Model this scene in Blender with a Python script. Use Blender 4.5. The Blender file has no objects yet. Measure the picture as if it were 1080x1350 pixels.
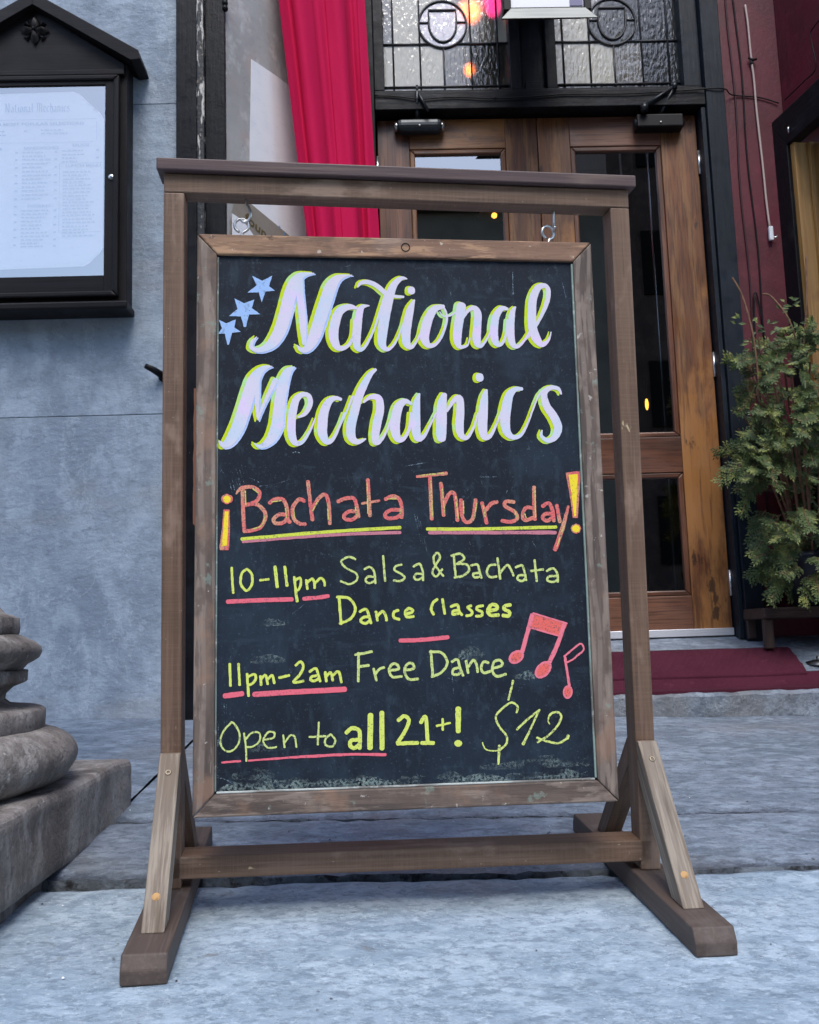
import bpy, bmesh, math, random
from mathutils import Vector, Matrix
R = math.radians
random.seed(7)
scene = bpy.context.scene
COL = scene.collection

# ------------------------------------------------------------------ camera
cam_d = bpy.data.cameras.new('camera'); cam = bpy.data.objects.new('camera', cam_d); COL.objects.link(cam)
CR = Matrix(((0.9992312550, -0.0232437324, -0.0315694141), (0.0282833530, -0.1302001883, 0.9910842360), (-0.0271468404, -0.9912152339, -0.1294426869)))
cam.matrix_world = Matrix.Translation((0, 0, 0.4878)) @ CR.transposed().to_4x4()
cam_d.sensor_fit = 'HORIZONTAL'; cam_d.sensor_width = 36.0; cam_d.lens = 36.0 * 1284.5455 / 1080.0
cam_d.clip_start = 0.02; cam_d.clip_end = 400
cam_d.dof.use_dof = True; cam_d.dof.focus_distance = 1.85; cam_d.dof.aperture_fstop = 22.0
scene.camera = cam

# ------------------------------------------------------------------ light: overcast daylight in a street
SUN_EL, SUN_AZ = 54.0, 176.0       # high soft sun behind the camera
world = bpy.data.worlds.new('World'); scene.world = world; world.use_nodes = True
wn = world.node_tree; wn.nodes.clear()
wo = wn.nodes.new('ShaderNodeOutputWorld'); wb = wn.nodes.new('ShaderNodeBackground'); sk = wn.nodes.new('ShaderNodeTexSky')
sk.sky_type = 'NISHITA'; sk.sun_disc = False; sk.sun_elevation = R(SUN_EL); sk.sun_rotation = R(SUN_AZ)
sk.air_density = 1.0; sk.dust_density = 1.0; sk.ozone_density = 1.2
wb.inputs[1].default_value = 0.15
wn.links.new(sk.outputs[0], wb.inputs[0]); wn.links.new(wb.outputs[0], wo.inputs[0])
sd = bpy.data.lights.new('sun', 'SUN'); sun = bpy.data.objects.new('sun', sd); COL.objects.link(sun)
sd.energy = 1.2; sd.angle = R(30); sd.color = (1.0, 0.97, 0.93)
sv = Vector((math.sin(R(SUN_AZ)) * math.cos(R(SUN_EL)), math.cos(R(SUN_AZ)) * math.cos(R(SUN_EL)), math.sin(R(SUN_EL))))
sun.rotation_euler = sv.to_track_quat('Z', 'Y').to_euler()
scene.view_settings.view_transform = 'Standard'; scene.view_settings.look = 'None'
scene.view_settings.exposure = 1.15; scene.view_settings.gamma = 1.0
scene.cycles.max_bounces = 8; scene.cycles.transparent_max_bounces = 12

# ------------------------------------------------------------------ helpers: materials
def H(h):
    h = h.lstrip('#'); v = [int(h[i:i + 2], 16) / 255 for i in (0, 2, 4)]
    return tuple(x / 12.92 if x <= .04045 else ((x + .055) / 1.055) ** 2.4 for x in v) + (1.0,)
def L3(r, g, b): return (r, g, b, 1.0)
MATS = {}
def mat(name, base, layers=(), rough=0.6, bump=(), metal=0.0, spec=0.5, rough_noise=None):
    """base colour, then noise layers: (scale xyz, detail, lo, hi, colour, amount); bump: (scale xyz, detail, height m)"""
    m = bpy.data.materials.new(name); m.use_nodes = True; MATS[name] = m
    nt = m.node_tree; N = nt.nodes; Lk = nt.links
    p = N['Principled BSDF']; p.inputs['Roughness'].default_value = rough; p.inputs['Metallic'].default_value = metal
    p.inputs['Specular IOR Level'].default_value = spec
    at = N.new('ShaderNodeAttribute'); at.attribute_name = 'gc'
    def noise(sc, det, seed, typ='N'):
        mp = N.new('ShaderNodeMapping'); mp.inputs['Scale'].default_value = sc
        mp.inputs['Location'].default_value = (seed * 3.71, seed * 1.93, seed * 5.17)
        Lk.new(at.outputs['Vector'], mp.inputs[0])
        if typ == 'V':
            n = N.new('ShaderNodeTexVoronoi'); n.inputs['Scale'].default_value = 1.0
            Lk.new(mp.outputs[0], n.inputs['Vector']); return n.outputs['Distance']
        if typ == 'W':
            n = N.new('ShaderNodeTexWave'); n.wave_type = 'BANDS'; n.bands_direction = 'Y'; n.inputs['Scale'].default_value = 1.0
            n.inputs['Distortion'].default_value = 6.0; n.inputs['Detail'].default_value = 3.0; n.inputs['Detail Scale'].default_value = 0.6
            Lk.new(mp.outputs[0], n.inputs['Vector']); return n.outputs['Fac']
        n = N.new('ShaderNodeTexNoise'); n.inputs['Scale'].default_value = 1.0; n.inputs['Detail'].default_value = det
        n.inputs['Roughness'].default_value = 0.62
        Lk.new(mp.outputs[0], n.inputs['Vector'])
        if typ == 'C':
            s_ = N.new('ShaderNodeMath'); s_.operation = 'SUBTRACT'; s_.inputs[1].default_value = .5; Lk.new(n.outputs['Fac'], s_.inputs[0])
            b_ = N.new('ShaderNodeMath'); b_.operation = 'ABSOLUTE'; Lk.new(s_.outputs[0], b_.inputs[0]); return b_.outputs[0]
        return n.outputs['Fac']
    cur = None
    for i, ly in enumerate(layers):
        sc, det, lo, hi, colr, amt = ly[:6]; typ = ly[6] if len(ly) > 6 else 'N'
        if not isinstance(sc, tuple): sc = (sc, sc, sc)
        f = noise(sc, det, i + 1 + len(name), typ)
        mr = N.new('ShaderNodeMapRange'); mr.interpolation_type = 'SMOOTHSTEP'
        mr.inputs['From Min'].default_value = lo; mr.inputs['From Max'].default_value = hi
        mr.inputs['To Max'].default_value = amt; Lk.new(f, mr.inputs['Value'])
        mx = N.new('ShaderNodeMix'); mx.data_type = 'RGBA'
        Lk.new(mr.outputs[0], mx.inputs['Factor'])
        if cur is None: mx.inputs[6].default_value = base
        else: Lk.new(cur, mx.inputs[6])
        mx.inputs[7].default_value = colr
        cur = mx.outputs[2]
    if cur is None: p.inputs['Base Color'].default_value = base
    else: Lk.new(cur, p.inputs['Base Color'])
    if rough_noise:
        sc, lo, hi = rough_noise
        if not isinstance(sc, tuple): sc = (sc, sc, sc)
        f = noise(sc, 4, 11); mr = N.new('ShaderNodeMapRange'); mr.inputs['From Min'].default_value = .3; mr.inputs['From Max'].default_value = .7
        mr.inputs['To Min'].default_value = lo; mr.inputs['To Max'].default_value = hi
        Lk.new(f, mr.inputs['Value']); Lk.new(mr.outputs[0], p.inputs['Roughness'])
    nrm = None
    for i, b in enumerate(bump):
        sc, det, hgt = b[:3]; typ = b[3] if len(b) > 3 else 'N'
        if not isinstance(sc, tuple): sc = (sc, sc, sc)
        f = noise(sc, det, i + 21, typ); bn = N.new('ShaderNodeBump'); bn.inputs['Strength'].default_value = 1.0
        bn.inputs['Distance'].default_value = hgt; Lk.new(f, bn.inputs['Height'])
        if nrm: Lk.new(nrm, bn.inputs['Normal'])
        nrm = bn.outputs[0]
    if nrm: Lk.new(nrm, p.inputs['Normal'])
    return m
def glass(name, tint, refl, rough=0.0, bumpscale=None, bumph=0.0, milk=0.0, milkcol=(.8, .8, .75, 1), bend=0.0):
    """window pane: part mirror, part see-through (tinted), part milky"""
    m = bpy.data.materials.new(name); m.use_nodes = True; nt = m.node_tree; N = nt.nodes; Lk = nt.links; N.clear()
    o = N.new('ShaderNodeOutputMaterial'); tr = N.new('ShaderNodeBsdfRefraction' if bend else 'ShaderNodeBsdfTransparent'); gl = N.new('ShaderNodeBsdfGlossy')
    tr.inputs[0].default_value = tint; gl.inputs['Roughness'].default_value = rough; gl.inputs['Color'].default_value = (1, 1, 1, 1)
    fr = N.new('ShaderNodeLayerWeight'); fr.inputs[0].default_value = 0.25
    mr = N.new('ShaderNodeMapRange'); mr.inputs['To Min'].default_value = refl; mr.inputs['To Max'].default_value = min(1, refl + .6)
    Lk.new(fr.outputs['Fresnel'], mr.inputs['Value'])
    mx = N.new('ShaderNodeMixShader'); Lk.new(mr.outputs[0], mx.inputs[0])
    at = N.new('ShaderNodeAttribute'); at.attribute_name = 'gc'
    if bumpscale:
        mp = N.new('ShaderNodeMapping'); mp.inputs['Scale'].default_value = bumpscale; Lk.new(at.outputs['Vector'], mp.inputs[0])
        n = N.new('ShaderNodeTexNoise'); n.inputs['Scale'].default_value = 1; n.inputs['Detail'].default_value = 2; Lk.new(mp.outputs[0], n.inputs['Vector'])
        b = N.new('ShaderNodeBump'); b.inputs['Distance'].default_value = bumph; Lk.new(n.outputs['Fac'], b.inputs['Height'])
        Lk.new(b.outputs[0], gl.inputs['Normal'])
        if bend: tr.inputs['IOR'].default_value = bend; tr.inputs['Roughness'].default_value = .5; Lk.new(b.outputs[0], tr.inputs['Normal'])
    below = tr.outputs[0]
    if milk > 0:
        df = N.new('ShaderNodeBsdfDiffuse'); df.inputs[0].default_value = milkcol
        m2 = N.new('ShaderNodeMixShader'); m2.inputs[0].default_value = milk
        Lk.new(tr.outputs[0], m2.inputs[1]); Lk.new(df.outputs[0], m2.inputs[2]); below = m2.outputs[0]
    Lk.new(below, mx.inputs[1]); Lk.new(gl.outputs[0], mx.inputs[2]); Lk.new(mx.outputs[0], o.inputs[0])
    return m
def emit(name, colr, strength):
    m = bpy.data.materials.new(name); m.use_nodes = True; p = m.node_tree.nodes['Principled BSDF']
    p.inputs['Base Color'].default_value = colr; p.inputs['Emission Color'].default_value = colr; p.inputs['Emission Strength'].default_value = strength
    return m

# ------------------------------------------------------------------ helpers: meshes
class MB:
    def __init__(s):
        s.bm = bmesh.new(); s.gc = s.bm.verts.layers.float_vector.new('gc'); s.done = s.bm.verts.layers.int.new('done'); s.fdone = s.bm.faces.layers.int.new('fdone'); s.mi = 0; s.smooth = False
    def _new(s, fn, ax=None, off=None):
        nv = [v for v in s.bm.verts if not v[s.done]]
        off = Vector(off) if off is not None else Vector((random.uniform(0, 9), random.uniform(0, 9), random.uniform(0, 9)))
        perm = {'x': (0, 1, 2), 'y': (1, 0, 2), 'z': (2, 0, 1)}[ax or 'x']
        for v in nv:
            c = v.co; v[s.gc] = Vector((c[perm[0]], c[perm[1]], c[perm[2]])) + off
            if fn: v.co = fn(v.co)
            v[s.done] = 1
        for f in s.bm.faces:
            if not f[s.fdone]: f.material_index = s.mi; f.smooth = s.smooth; f[s.fdone] = 1
    def box(s, c, d, M=None, bev=0.0, seg=2, ax=None, off=None):
        r = bmesh.ops.create_cube(s.bm, size=1.0)
        for v in r['verts']: v.co = Vector((v.co.x * d[0], v.co.y * d[1], v.co.z * d[2]))
        if bev > 0:
            es = list({e for v in r['verts'] for e in v.link_edges})
            bmesh.ops.bevel(s.bm, geom=es, offset=min(bev, min(d) * .45), segments=seg, affect='EDGES', profile=.5)
        if ax is None: ax = 'xyz'[max(range(3), key=lambda i: d[i])]
        c = Vector(c); M3 = M
        s._new((lambda co: (M3 @ co if M3 else co) + c), ax, off); return s
    def span(s, a, b, **k):
        a, b = Vector(a), Vector(b); return s.box((a + b) / 2, [abs(x) for x in (b - a)], **k)
    def prism(s, poly, t0, t1, plane='xz', bev=0.0, ax='x', off=None):
        """outline in a plane, extruded along the third axis"""
        def P(u, v, t): return {'xz': (u, t, v), 'yz': (t, u, v), 'xy': (u, v, t)}[plane]
        a = [s.bm.verts.new(P(u, v, t0)) for u, v in poly]; b = [s.bm.verts.new(P(u, v, t1)) for u, v in poly]
        n = len(poly); fs = [s.bm.faces.new(a), s.bm.faces.new(b[::-1])]
        for i in range(n): fs.append(s.bm.faces.new((a[i], b[i], b[(i + 1) % n], a[(i + 1) % n])))
        bmesh.ops.recalc_face_normals(s.bm, faces=fs)
        if bev > 0:
            es = list({e for f in fs for e in f.edges}); bmesh.ops.bevel(s.bm, geom=es, offset=bev, segments=2, affect='EDGES', profile=.5)
        s._new(None, ax, off); return s
    def tube(s, pts, r, n=8, closed=False, cap=True):
        pts = [Vector(p) for p in pts]; m = len(pts); rs = r if isinstance(r, (list, tuple)) else [r] * m
        rings = []; up = Vector((0, 0, 1))
        prev = None
        for i, p in enumerate(pts):
            if closed: t = (pts[(i + 1) % m] - pts[i - 1]).normalized()
            else: t = (pts[min(i + 1, m - 1)] - pts[max(i - 1, 0)]).normalized()
            if prev is None:
                u = t.cross(up if abs(t.z) < .9 else Vector((1, 0, 0))).normalized()
            else:
                u = (prev - t * prev.dot(t)).normalized()
            prev = u; w = t.cross(u)
            rings.append([s.bm.verts.new(p + (u * math.cos(2 * math.pi * k / n) + w * math.sin(2 * math.pi * k / n)) * rs[i]) for k in range(n)])
        fs = []
        for i in range(m if closed else m - 1):
            A, B = rings[i], rings[(i + 1) % m]
            for k in range(n): fs.append(s.bm.faces.new((A[k], B[k], B[(k + 1) % n], A[(k + 1) % n])))
        if cap and not closed: fs.append(s.bm.faces.new(rings[0])); fs.append(s.bm.faces.new(rings[-1][::-1]))
        bmesh.ops.recalc_face_normals(s.bm, faces=fs)
        old = s.smooth; s.smooth = True; s._new(None); s.smooth = old; return s
    def lathe(s, prof, c=(0, 0, 0), n=48, ang=(0, 360), M=None):
        c = Vector(c); full = abs(ang[1] - ang[0] - 360) < 1e-3; k = n if full else n + 1
        rings = []
        for i in range(k):
            a = R(ang[0] + (ang[1] - ang[0]) * i / n)
            rings.append([s.bm.verts.new((q[0] * math.cos(a), q[0] * math.sin(a), q[1])) for q in prof])
        fs = []
        for i in range(n):
            A, B = rings[i], rings[(i + 1) % k]
            for j in range(len(prof) - 1): fs.append(s.bm.faces.new((A[j], B[j], B[j + 1], A[j + 1])))
        bmesh.ops.remove_doubles(s.bm, verts=[v for v in s.bm.verts if not v[s.done]], dist=1e-6)
        fs = [f for f in s.bm.faces if not f[s.fdone]]
        bmesh.ops.recalc_face_normals(s.bm, faces=fs)
        old = s.smooth; s.smooth = True; s._new(lambda co: (M @ co if M else co) + c, off=(0, 0, 0)); s.smooth = old; return s
    def quad(s, *ps):
        s.bm.faces.new([s.bm.verts.new(p) for p in ps]); s._new(None, off=(0, 0, 0)); return s
    def grid(s, fn, nu, nv):
        """sheet from fn(u,v) in 0..1"""
        V = [[s.bm.verts.new(fn(i / nu, j / nv)) for j in range(nv + 1)] for i in range(nu + 1)]
        for i in range(nu):
            for j in range(nv): s.bm.faces.new((V[i][j], V[i + 1][j], V[i + 1][j + 1], V[i][j + 1]))
        old = s.smooth; s.smooth = True; s._new(None, off=(0, 0, 0)); s.smooth = old; return V
    def warp(s, fn):
        for v in s.bm.verts: v.co = fn(v.co)
        return s
    def build(s, name, mats, parent=None, label=None):
        s.bm.verts.layers.int.remove(s.done); s.bm.faces.layers.int.remove(s.fdone)
        me = bpy.data.meshes.new(name); s.bm.to_mesh(me); s.bm.free()
        for m in (mats if isinstance(mats, (list, tuple)) else [mats]): me.materials.append(m)
        o = bpy.data.objects.new(name, me); COL.objects.link(o)
        if parent: o.parent = parent
        if label: o['label'] = label
        return o
def tag(o, label, cat, group=None):
    o['label'] = label; o['category'] = cat
    if group: o['group'] = group
    return o
def thing(name, label, cat, loc=(0, 0, 0), rot=None, group=None):
    o = bpy.data.objects.new(name, None); COL.objects.link(o); o.location = loc; o.empty_display_size = .1
    if rot is not None: o.rotation_euler = rot.to_euler()
    return tag(o, label, cat, group)
def struct(name, mb, m):
    o = mb.build(name, m); o['kind'] = 'structure'; return o
def curve(pts, n=6):
    """smooth path through points"""
    P = [Vector(p) for p in pts]; out = []
    for i in range(len(P) - 1):
        p0 = P[max(i - 1, 0)]; p1 = P[i]; p2 = P[i + 1]; p3 = P[min(i + 2, len(P) - 1)]
        for k in range(n):
            t = k / n
            out.append(.5 * ((2 * p1) + (p2 - p0) * t + (2 * p0 - 5 * p1 + 4 * p2 - p3) * t * t + (3 * p1 - p0 - 3 * p2 + p3) * t ** 3))
    out.append(P[-1]); return out
from mathutils import noise as mnoise
def fbm(x, y, z=0.0, o=4): return mnoise.fractal(Vector((x, y, z)), 1.0, 2.0, o)

# ------------------------------------------------------------------ materials
stone_wall_m = mat('blue grey marble', H('#97a4b1'), [(2.2, 7, .36, .64, H('#818e9c'), .9), ((7, 7, 3.5), 8, .45, .62, H('#adbac7'), .6), (22, 7, .50, .66, H('#7c8894'), .45), (90, 4, .58, .72, H('#c3cdd7'), .35), ((1.2, 1.2, 3), 6, .50, .68, H('#94969a'), .6), ((3, 3, 5), 7, .018, .0, H('#6f7b88'), .3, 'C'), ((1.3, 1.3, .9), 8, .006, .0, H('#c2ccd6'), .25, 'C'), (240, 3, .66, .72, H('#5c6672'), .35)], rough=.7, bump=[(40, 7, .0025), ((4, 4, 6), 5, .018), (160, 4, .001)])
column_m = mat('weathered column stone', H('#88817c'), [(3.5, 8, .38, .62, H('#5f5955'), .9), ((12, 12, 4), 8, .46, .62, H('#aaa5a1'), .6), ((5, 5, 1.6), 7, .52, .66, H('#4d4641'), .8), (60, 5, .54, .68, H('#504a47'), .55), (7, 7, .58, .72, H('#756450'), .6), (35, 6, .63, .70, H('#c8c5c2'), .5), ((4, 4, 3), 8, .010, .0, H('#c0bcb8'), .2, 'C')], rough=.8, bump=[(30, 8, .012), (7, 5, .02), (140, 4, .003)])
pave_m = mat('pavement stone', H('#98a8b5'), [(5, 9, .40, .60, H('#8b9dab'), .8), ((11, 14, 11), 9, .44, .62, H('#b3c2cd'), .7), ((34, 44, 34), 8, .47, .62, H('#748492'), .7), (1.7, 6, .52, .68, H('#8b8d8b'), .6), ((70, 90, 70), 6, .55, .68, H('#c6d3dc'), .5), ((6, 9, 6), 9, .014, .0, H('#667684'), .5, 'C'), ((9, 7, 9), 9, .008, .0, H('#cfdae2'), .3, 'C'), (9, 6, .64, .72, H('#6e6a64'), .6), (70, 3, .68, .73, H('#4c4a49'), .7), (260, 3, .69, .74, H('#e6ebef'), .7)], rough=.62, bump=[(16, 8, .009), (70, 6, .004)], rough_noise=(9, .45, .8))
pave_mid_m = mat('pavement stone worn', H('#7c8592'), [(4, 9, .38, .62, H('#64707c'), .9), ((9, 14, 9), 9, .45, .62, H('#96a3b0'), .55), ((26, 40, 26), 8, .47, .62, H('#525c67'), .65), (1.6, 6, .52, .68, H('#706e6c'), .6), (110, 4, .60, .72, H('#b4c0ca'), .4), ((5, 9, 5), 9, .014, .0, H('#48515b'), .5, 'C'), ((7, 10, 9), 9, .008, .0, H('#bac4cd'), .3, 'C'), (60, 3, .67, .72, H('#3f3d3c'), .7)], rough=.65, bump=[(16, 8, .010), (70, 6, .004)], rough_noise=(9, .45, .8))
edge_m = mat('dirty stone edge', H('#4f555c'), [(14, 6, .42, .60, H('#7c858e'), .85), (30, 6, .5, .64, H('#1f1e20'), .9)], rough=.9, bump=[(40, 6, .008)])
dirt_m = mat('joint dirt', H('#2c2a29'), [(40, 4, .5, .7, H('#4a4744'), .8)], rough=.95)
G1 = (1.2, 30, 30); G2 = (5, 140, 140)
stand_m = mat('brown stained timber', H('#6e5643'), [(G1, 6, .36, .66, H('#5c4637'), .85), (G2, 6, .46, .66, H('#82695a'), .55), ((3, 70, 70), 5, .55, .66, H('#4a372b'), .6), ((260, 5, 5), 2, .46, .60, H('#826650'), .22), (5, 5, .52, .7, H('#53402f'), .5), ((6, 12, 12), 5, .56, .7, H('#9a8270'), .6), ((3.4, 16, 16), 1, .10, .02, H('#3a281d'), .85, 'V'), ((14, 30, 30), 3, .715, .75, H('#d8c39a'), .7), (120, 3, .70, .74, H('#b7a690'), .6)], rough=.6, bump=[(G2, 5, .0009), ((3, 70, 70), 4, .0008)])
brace_m = mat('weathered grey timber', H('#7f7265'), [(G1, 5, .35, .65, H('#68594a'), .9), (G2, 5, .45, .65, H('#9c9080'), .7), ((3, 60, 60), 4, .55, .7, H('#544639'), .8), (8, 4, .55, .75, H('#766656'), .6)], rough=.75, bump=[(G2, 4, .0008), ((3, 60, 60), 3, .0008)])
foot_m = mat('dark stained timber foot', H('#52443c'), [(G1, 5, .35, .7, H('#41352f'), .8), (G2, 5, .48, .7, H('#64574e'), .5), (9, 5, .55, .75, H('#6f655e'), .6), (45, 3, .66, .74, H('#8b827b'), .5)], rough=.65, bump=[(G2, 4, .0006)])
frame_m = mat('worn board frame wood', H('#7c5c48'), [((2.2, 34, 34), 5, .4, .6, H('#4e3729'), .85, 'N'), ((3, 16, 16), 3, .55, .9, H('#9a7858'), .45, 'W'), ((9, 60, 60), 6, .50, .60, H('#b08a68'), .75), (14, 5, .55, .68, H('#8f6c55'), .8), ((22, 50, 50), 5, .6, .68, H('#4a3226'), .8), (70, 4, .66, .72, H('#cbbfae'), .7), (3, 3, .58, .7, H('#86807a'), .6)], rough=.65, bump=[((12, 120, 120), 5, .0012), ((2, 26, 26), 3, .001, 'W')])
frame_grey_m = mat('greyed board frame wood', H('#66574d'), [((2.2, 34, 34), 5, .4, .6, H('#453a34'), .85), ((5, 14, 14), 3, .5, .85, H('#85776c'), .6, 'W'), ((9, 60, 60), 6, .50, .60, H('#8d7d70'), .65), (16, 6, .5, .62, H('#57483f'), .7), (9, 5, .52, .68, H('#8a6a55'), .6), (60, 4, .66, .72, H('#c3bcb2'), .7), (30, 4, .62, .7, H('#7e9184'), .5)], rough=.7, bump=[((12, 120, 120), 5, .0012), ((5, 14, 14), 3, .0012, 'W')])
slate_m = mat('chalkboard paint', H('#121a25'), [((3, 1, 2.4), 6, .42, .64, H('#1a2633'), .9), ((70, 1, 34), 7, .52, .68, H('#34434f'), .4), ((6, 1, 9), 7, .48, .66, H('#22303d'), .65), ((240, 1, 240), 3, .62, .72, H('#4c5d6b'), .45), ((22, 1, 5), 6, .58, .72, H('#2b3a46'), .5), ((8, 1, 50), 6, .60, .70, H('#303f4b'), .35), ((3.3, 1, 3.3), 5, .6, .72, H('#1c3132'), .5)], rough=.72, spec=.25, bump=[(300, 3, .0003)])
oak_m = mat('varnished oak', H('#784a28'), [((1.1, 12, 12), 6, .36, .66, H('#54341f'), .75), ((2.4, 3.2, 3.2), 3, .55, .95, H('#87603a'), .6, 'W'), ((6, 130, 130), 5, .48, .60, H('#40261a'), .6), ((1.3, 3, 3), 8, .50, .62, H('#a26f3c'), .75), ((5, 12, 12), 6, .62, .67, H('#2c1a12'), .8), ((2, 40, 40), 5, .56, .66, H('#4c2c1c'), .6)], rough=.42, bump=[((6, 130, 130), 4, .0008), ((2, 40, 40), 4, .0008)], rough_noise=(5, .3, .6))
oak_dark_m = mat('dark red oak', H('#643c28'), [((1.1, 14, 14), 6, .38, .62, H('#44281b'), .85), ((2.2, 4, 4), 3, .5, .95, H('#7d5540'), .6, 'W'), ((4, 160, 160), 4, .5, .62, H('#2b170d'), .6)], rough=.4, bump=[((4, 160, 160), 4, .0008)], rough_noise=(5, .3, .6))
black_m = mat('black gloss paint', H('#111216'), [(7, 5, .5, .75, H('#1e2127'), .7), ((4, 50, 50), 4, .55, .75, H('#0a0b0d'), .7), (160, 3, .73, .76, H('#9a9c9e'), .8)], rough=.45, spec=.2, bump=[((5, 60, 60), 4, .0012), (30, 4, .0012)], rough_noise=(14, .3, .6))
blue_black_m = mat('blue black paint', H('#131b24'), [(6, 5, .45, .75, H('#1c2631'), .8), ((5, 60, 60), 4, .5, .75, H('#10151b'), .6), (120, 3, .74, .77, H('#8d9296'), .7)], rough=.5, spec=.25, bump=[((5, 60, 60), 4, .0012)], rough_noise=(14, .35, .65))
chipped_m = mat('chipped black paint', H('#14161a'), [((10, 60, 60), 5, .56, .6, H('#c9c3ba'), .9), (40, 5, .62, .66, H('#8b7c68'), .8)], rough=.5, bump=[(50, 5, .003)])
case_m = mat('black stained case wood', H('#1a1718'), [((2, 40, 40), 5, .4, .7, H('#262223'), .8), ((5, 140, 140), 4, .5, .7, H('#100e0f'), .6)], rough=.5, spec=.2, bump=[((5, 140, 140), 4, .0006)], rough_noise=(8, .4, .6))
red_wall_m = mat('dark red wall paint', H('#5c1425'), [(2.2, 6, .4, .66, H('#480d1a'), .9), (14, 6, .52, .7, H('#6a2031'), .5), (1.1, 4, .5, .7, H('#641b2b'), .5), ((30, 30, 4), 5, .6, .7, H('#4a1020'), .5)], rough=.5, bump=[(60, 5, .0012)], rough_noise=(6, .4, .65))
velvet_m = mat('crimson curtain cloth', H('#b90a45'), [((9, 9, 2), 5, .4, .7, H('#b40843'), .7), ((700, 700, 700), 2, .45, .6, H('#c2154f'), .4)], rough=.85, spec=.2, bump=[(500, 2, .0004)])
MATS['crimson curtain cloth'].node_tree.nodes['Principled BSDF'].inputs['Sheen Weight'].default_value = .0
plaster_m = mat('stained grey plaster', H('#b3b1b0'), [((1.5, 1.5, .5), 5, .4, .68, H('#999795'), .9), ((6, 6, 1.2), 5, .5, .7, H('#ae9c96'), .6), (12, 5, .52, .7, H('#cfcdcb'), .5), (60, 3, .66, .72, H('#6b6664'), .5)], rough=.8, bump=[(30, 5, .003)])
paper_m = mat('white paper', L3(.84, .84, .86), [(5, 4, .45, .7, L3(.72, .74, .79), .6), ((20, 3, 60), 4, .55, .7, L3(.68, .70, .74), .5)], rough=.7)
card_m = mat('brown card', H('#8c8378'), [(10, 5, .4, .7, H('#7b7267'), .7)], rough=.8)
ink_m = mat('printed ink', H('#6f93b8'), rough=.8)
ink2_m = mat('grey printed ink', H('#9aabbd'), rough=.8)
steel_m = mat('zinc plated steel', L3(.62, .63, .63), [(60, 3, .5, .7, L3(.45, .45, .44), .6)], rough=.28, metal=1.0)
chrome_m = mat('brushed silver trim', L3(.11, .115, .115), [((3, 90, 90), 4, .4, .7, L3(.07, .075, .075), .7)], rough=.42, metal=1.0)
alu_m = mat('aluminium strip', L3(.75, .76, .80), [((3, 120, 120), 4, .4, .7, L3(.6, .61, .66), .6), (40, 4, .62, .7, L3(.4, .4, .42), .5)], rough=.45, metal=.6)
dull_screw_m = mat('dull screw', L3(.30, .25, .18), rough=.5, metal=1.0)
brass_m = mat('old brass', L3(.55, .40, .16), rough=.35, metal=1.0)
screw_m = mat('bare wood plug', H('#b98f5a'), [(120, 4, .5, .7, H('#8a6740'), .8)], rough=.7)
closer_m = mat('dark grey closer casing', H('#2a2d30'), [(30, 4, .5, .7, H('#3c4044'), .6)], rough=.35, metal=.5)
lead_m = mat('lead came', H('#2b2c30'), [(60, 4, .5, .7, H('#45474c'), .7)], rough=.5)
mat_m = mat('maroon doormat pile', H('#4a1d2d'), [(5, 5, .4, .7, H('#3c1422'), .8), (500, 2, .45, .6, H('#633040'), .6), (30, 4, .6, .74, H('#6f3d48'), .4), (300, 2, .73, .76, H('#b9aeb0'), .7)], rough=.95, spec=.15, bump=[(600, 2, .003)])
golden_m = mat('golden pine', H('#a27a45'), [((1.1, 22, 22), 4, .38, .62, H('#86602f'), .8), ((3, 90, 90), 4, .5, .65, H('#b98f58'), .6), (2.2, 4, .58, .7, H('#7c5730'), .7)], rough=.45)
pot_m = mat('dark blue pot glaze', H('#101826'), [(9, 5, .45, .7, H('#0a101a'), .8)], rough=.35)
bench_m = mat('dark worn bench wood', H('#3a2a24'), [((2, 40, 40), 5, .4, .7, H('#261a16'), .9), ((5, 140, 140), 4, .5, .7, H('#58473d'), .5)], rough=.7, bump=[((5, 140, 140), 4, .001)])
room_m = mat('dark room wall', H('#17120f'), [(1.5, 4, .4, .7, H('#0d0a09'), .9)], rough=.8)
white_plastic_m = mat('white plastic', L3(.78, .78, .8), rough=.4)
cord_m = mat('cream cord', H('#b9a49c'), rough=.6)
cable_m = mat('black cable', H('#0e0d10'), rough=.5, spec=.25)
brick_m = mat('dark brick', H('#3a2a25'), [(3, 5, .4, .7, H('#2c201c'), .9), ((4, 4, 13), 2, .5, .6, H('#4b3a33'), .6)], rough=.85)
stoneA_m = mat('limestone facade', H('#6b665e'), [(1, 5, .4, .7, H('#57534d'), .9)], rough=.85)
dark_win_m = mat('dark window', H('#120f0e'), rough=.8, spec=.1)
road_m = mat('asphalt', L3(.05, .05, .052), [(20, 5, .4, .7, L3(.07, .07, .07), .8)], rough=.9)
leaf_m = mat('dull green foliage', H('#4d5c34'), [(9, 4, .42, .6, H('#2c3a22'), .9), (14, 3, .52, .64, H('#8c9050'), .9), (60, 3, .45, .65, H('#5f7040'), .6), (22, 3, .62, .7, H('#7d6a45'), .8)], rough=.55, spec=.35)
twig_m = mat('brown twig', H('#7a5a44'), [(40, 3, .4, .7, H('#54392b'), .8)], rough=.8)
pane_m = glass('door glass', L3(.55, .6, .62), .27)
case_glass_m = glass('case glass', L3(.92, .95, .97), .30)
def tglass(n, tint, refl, milk, col): return glass(n, tint, refl, rough=.12, bumpscale=(60, 60, 24), bumph=.0032, milk=milk, milkcol=col, bend=1.12)
rip_m = tglass('rippled glass', L3(.8, .78, .66), .09, .52, L3(.72, .68, .54))
rip_clear_m = tglass('clear rippled glass', L3(.78, .72, .60), .10, .20, L3(.58, .52, .40))
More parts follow.
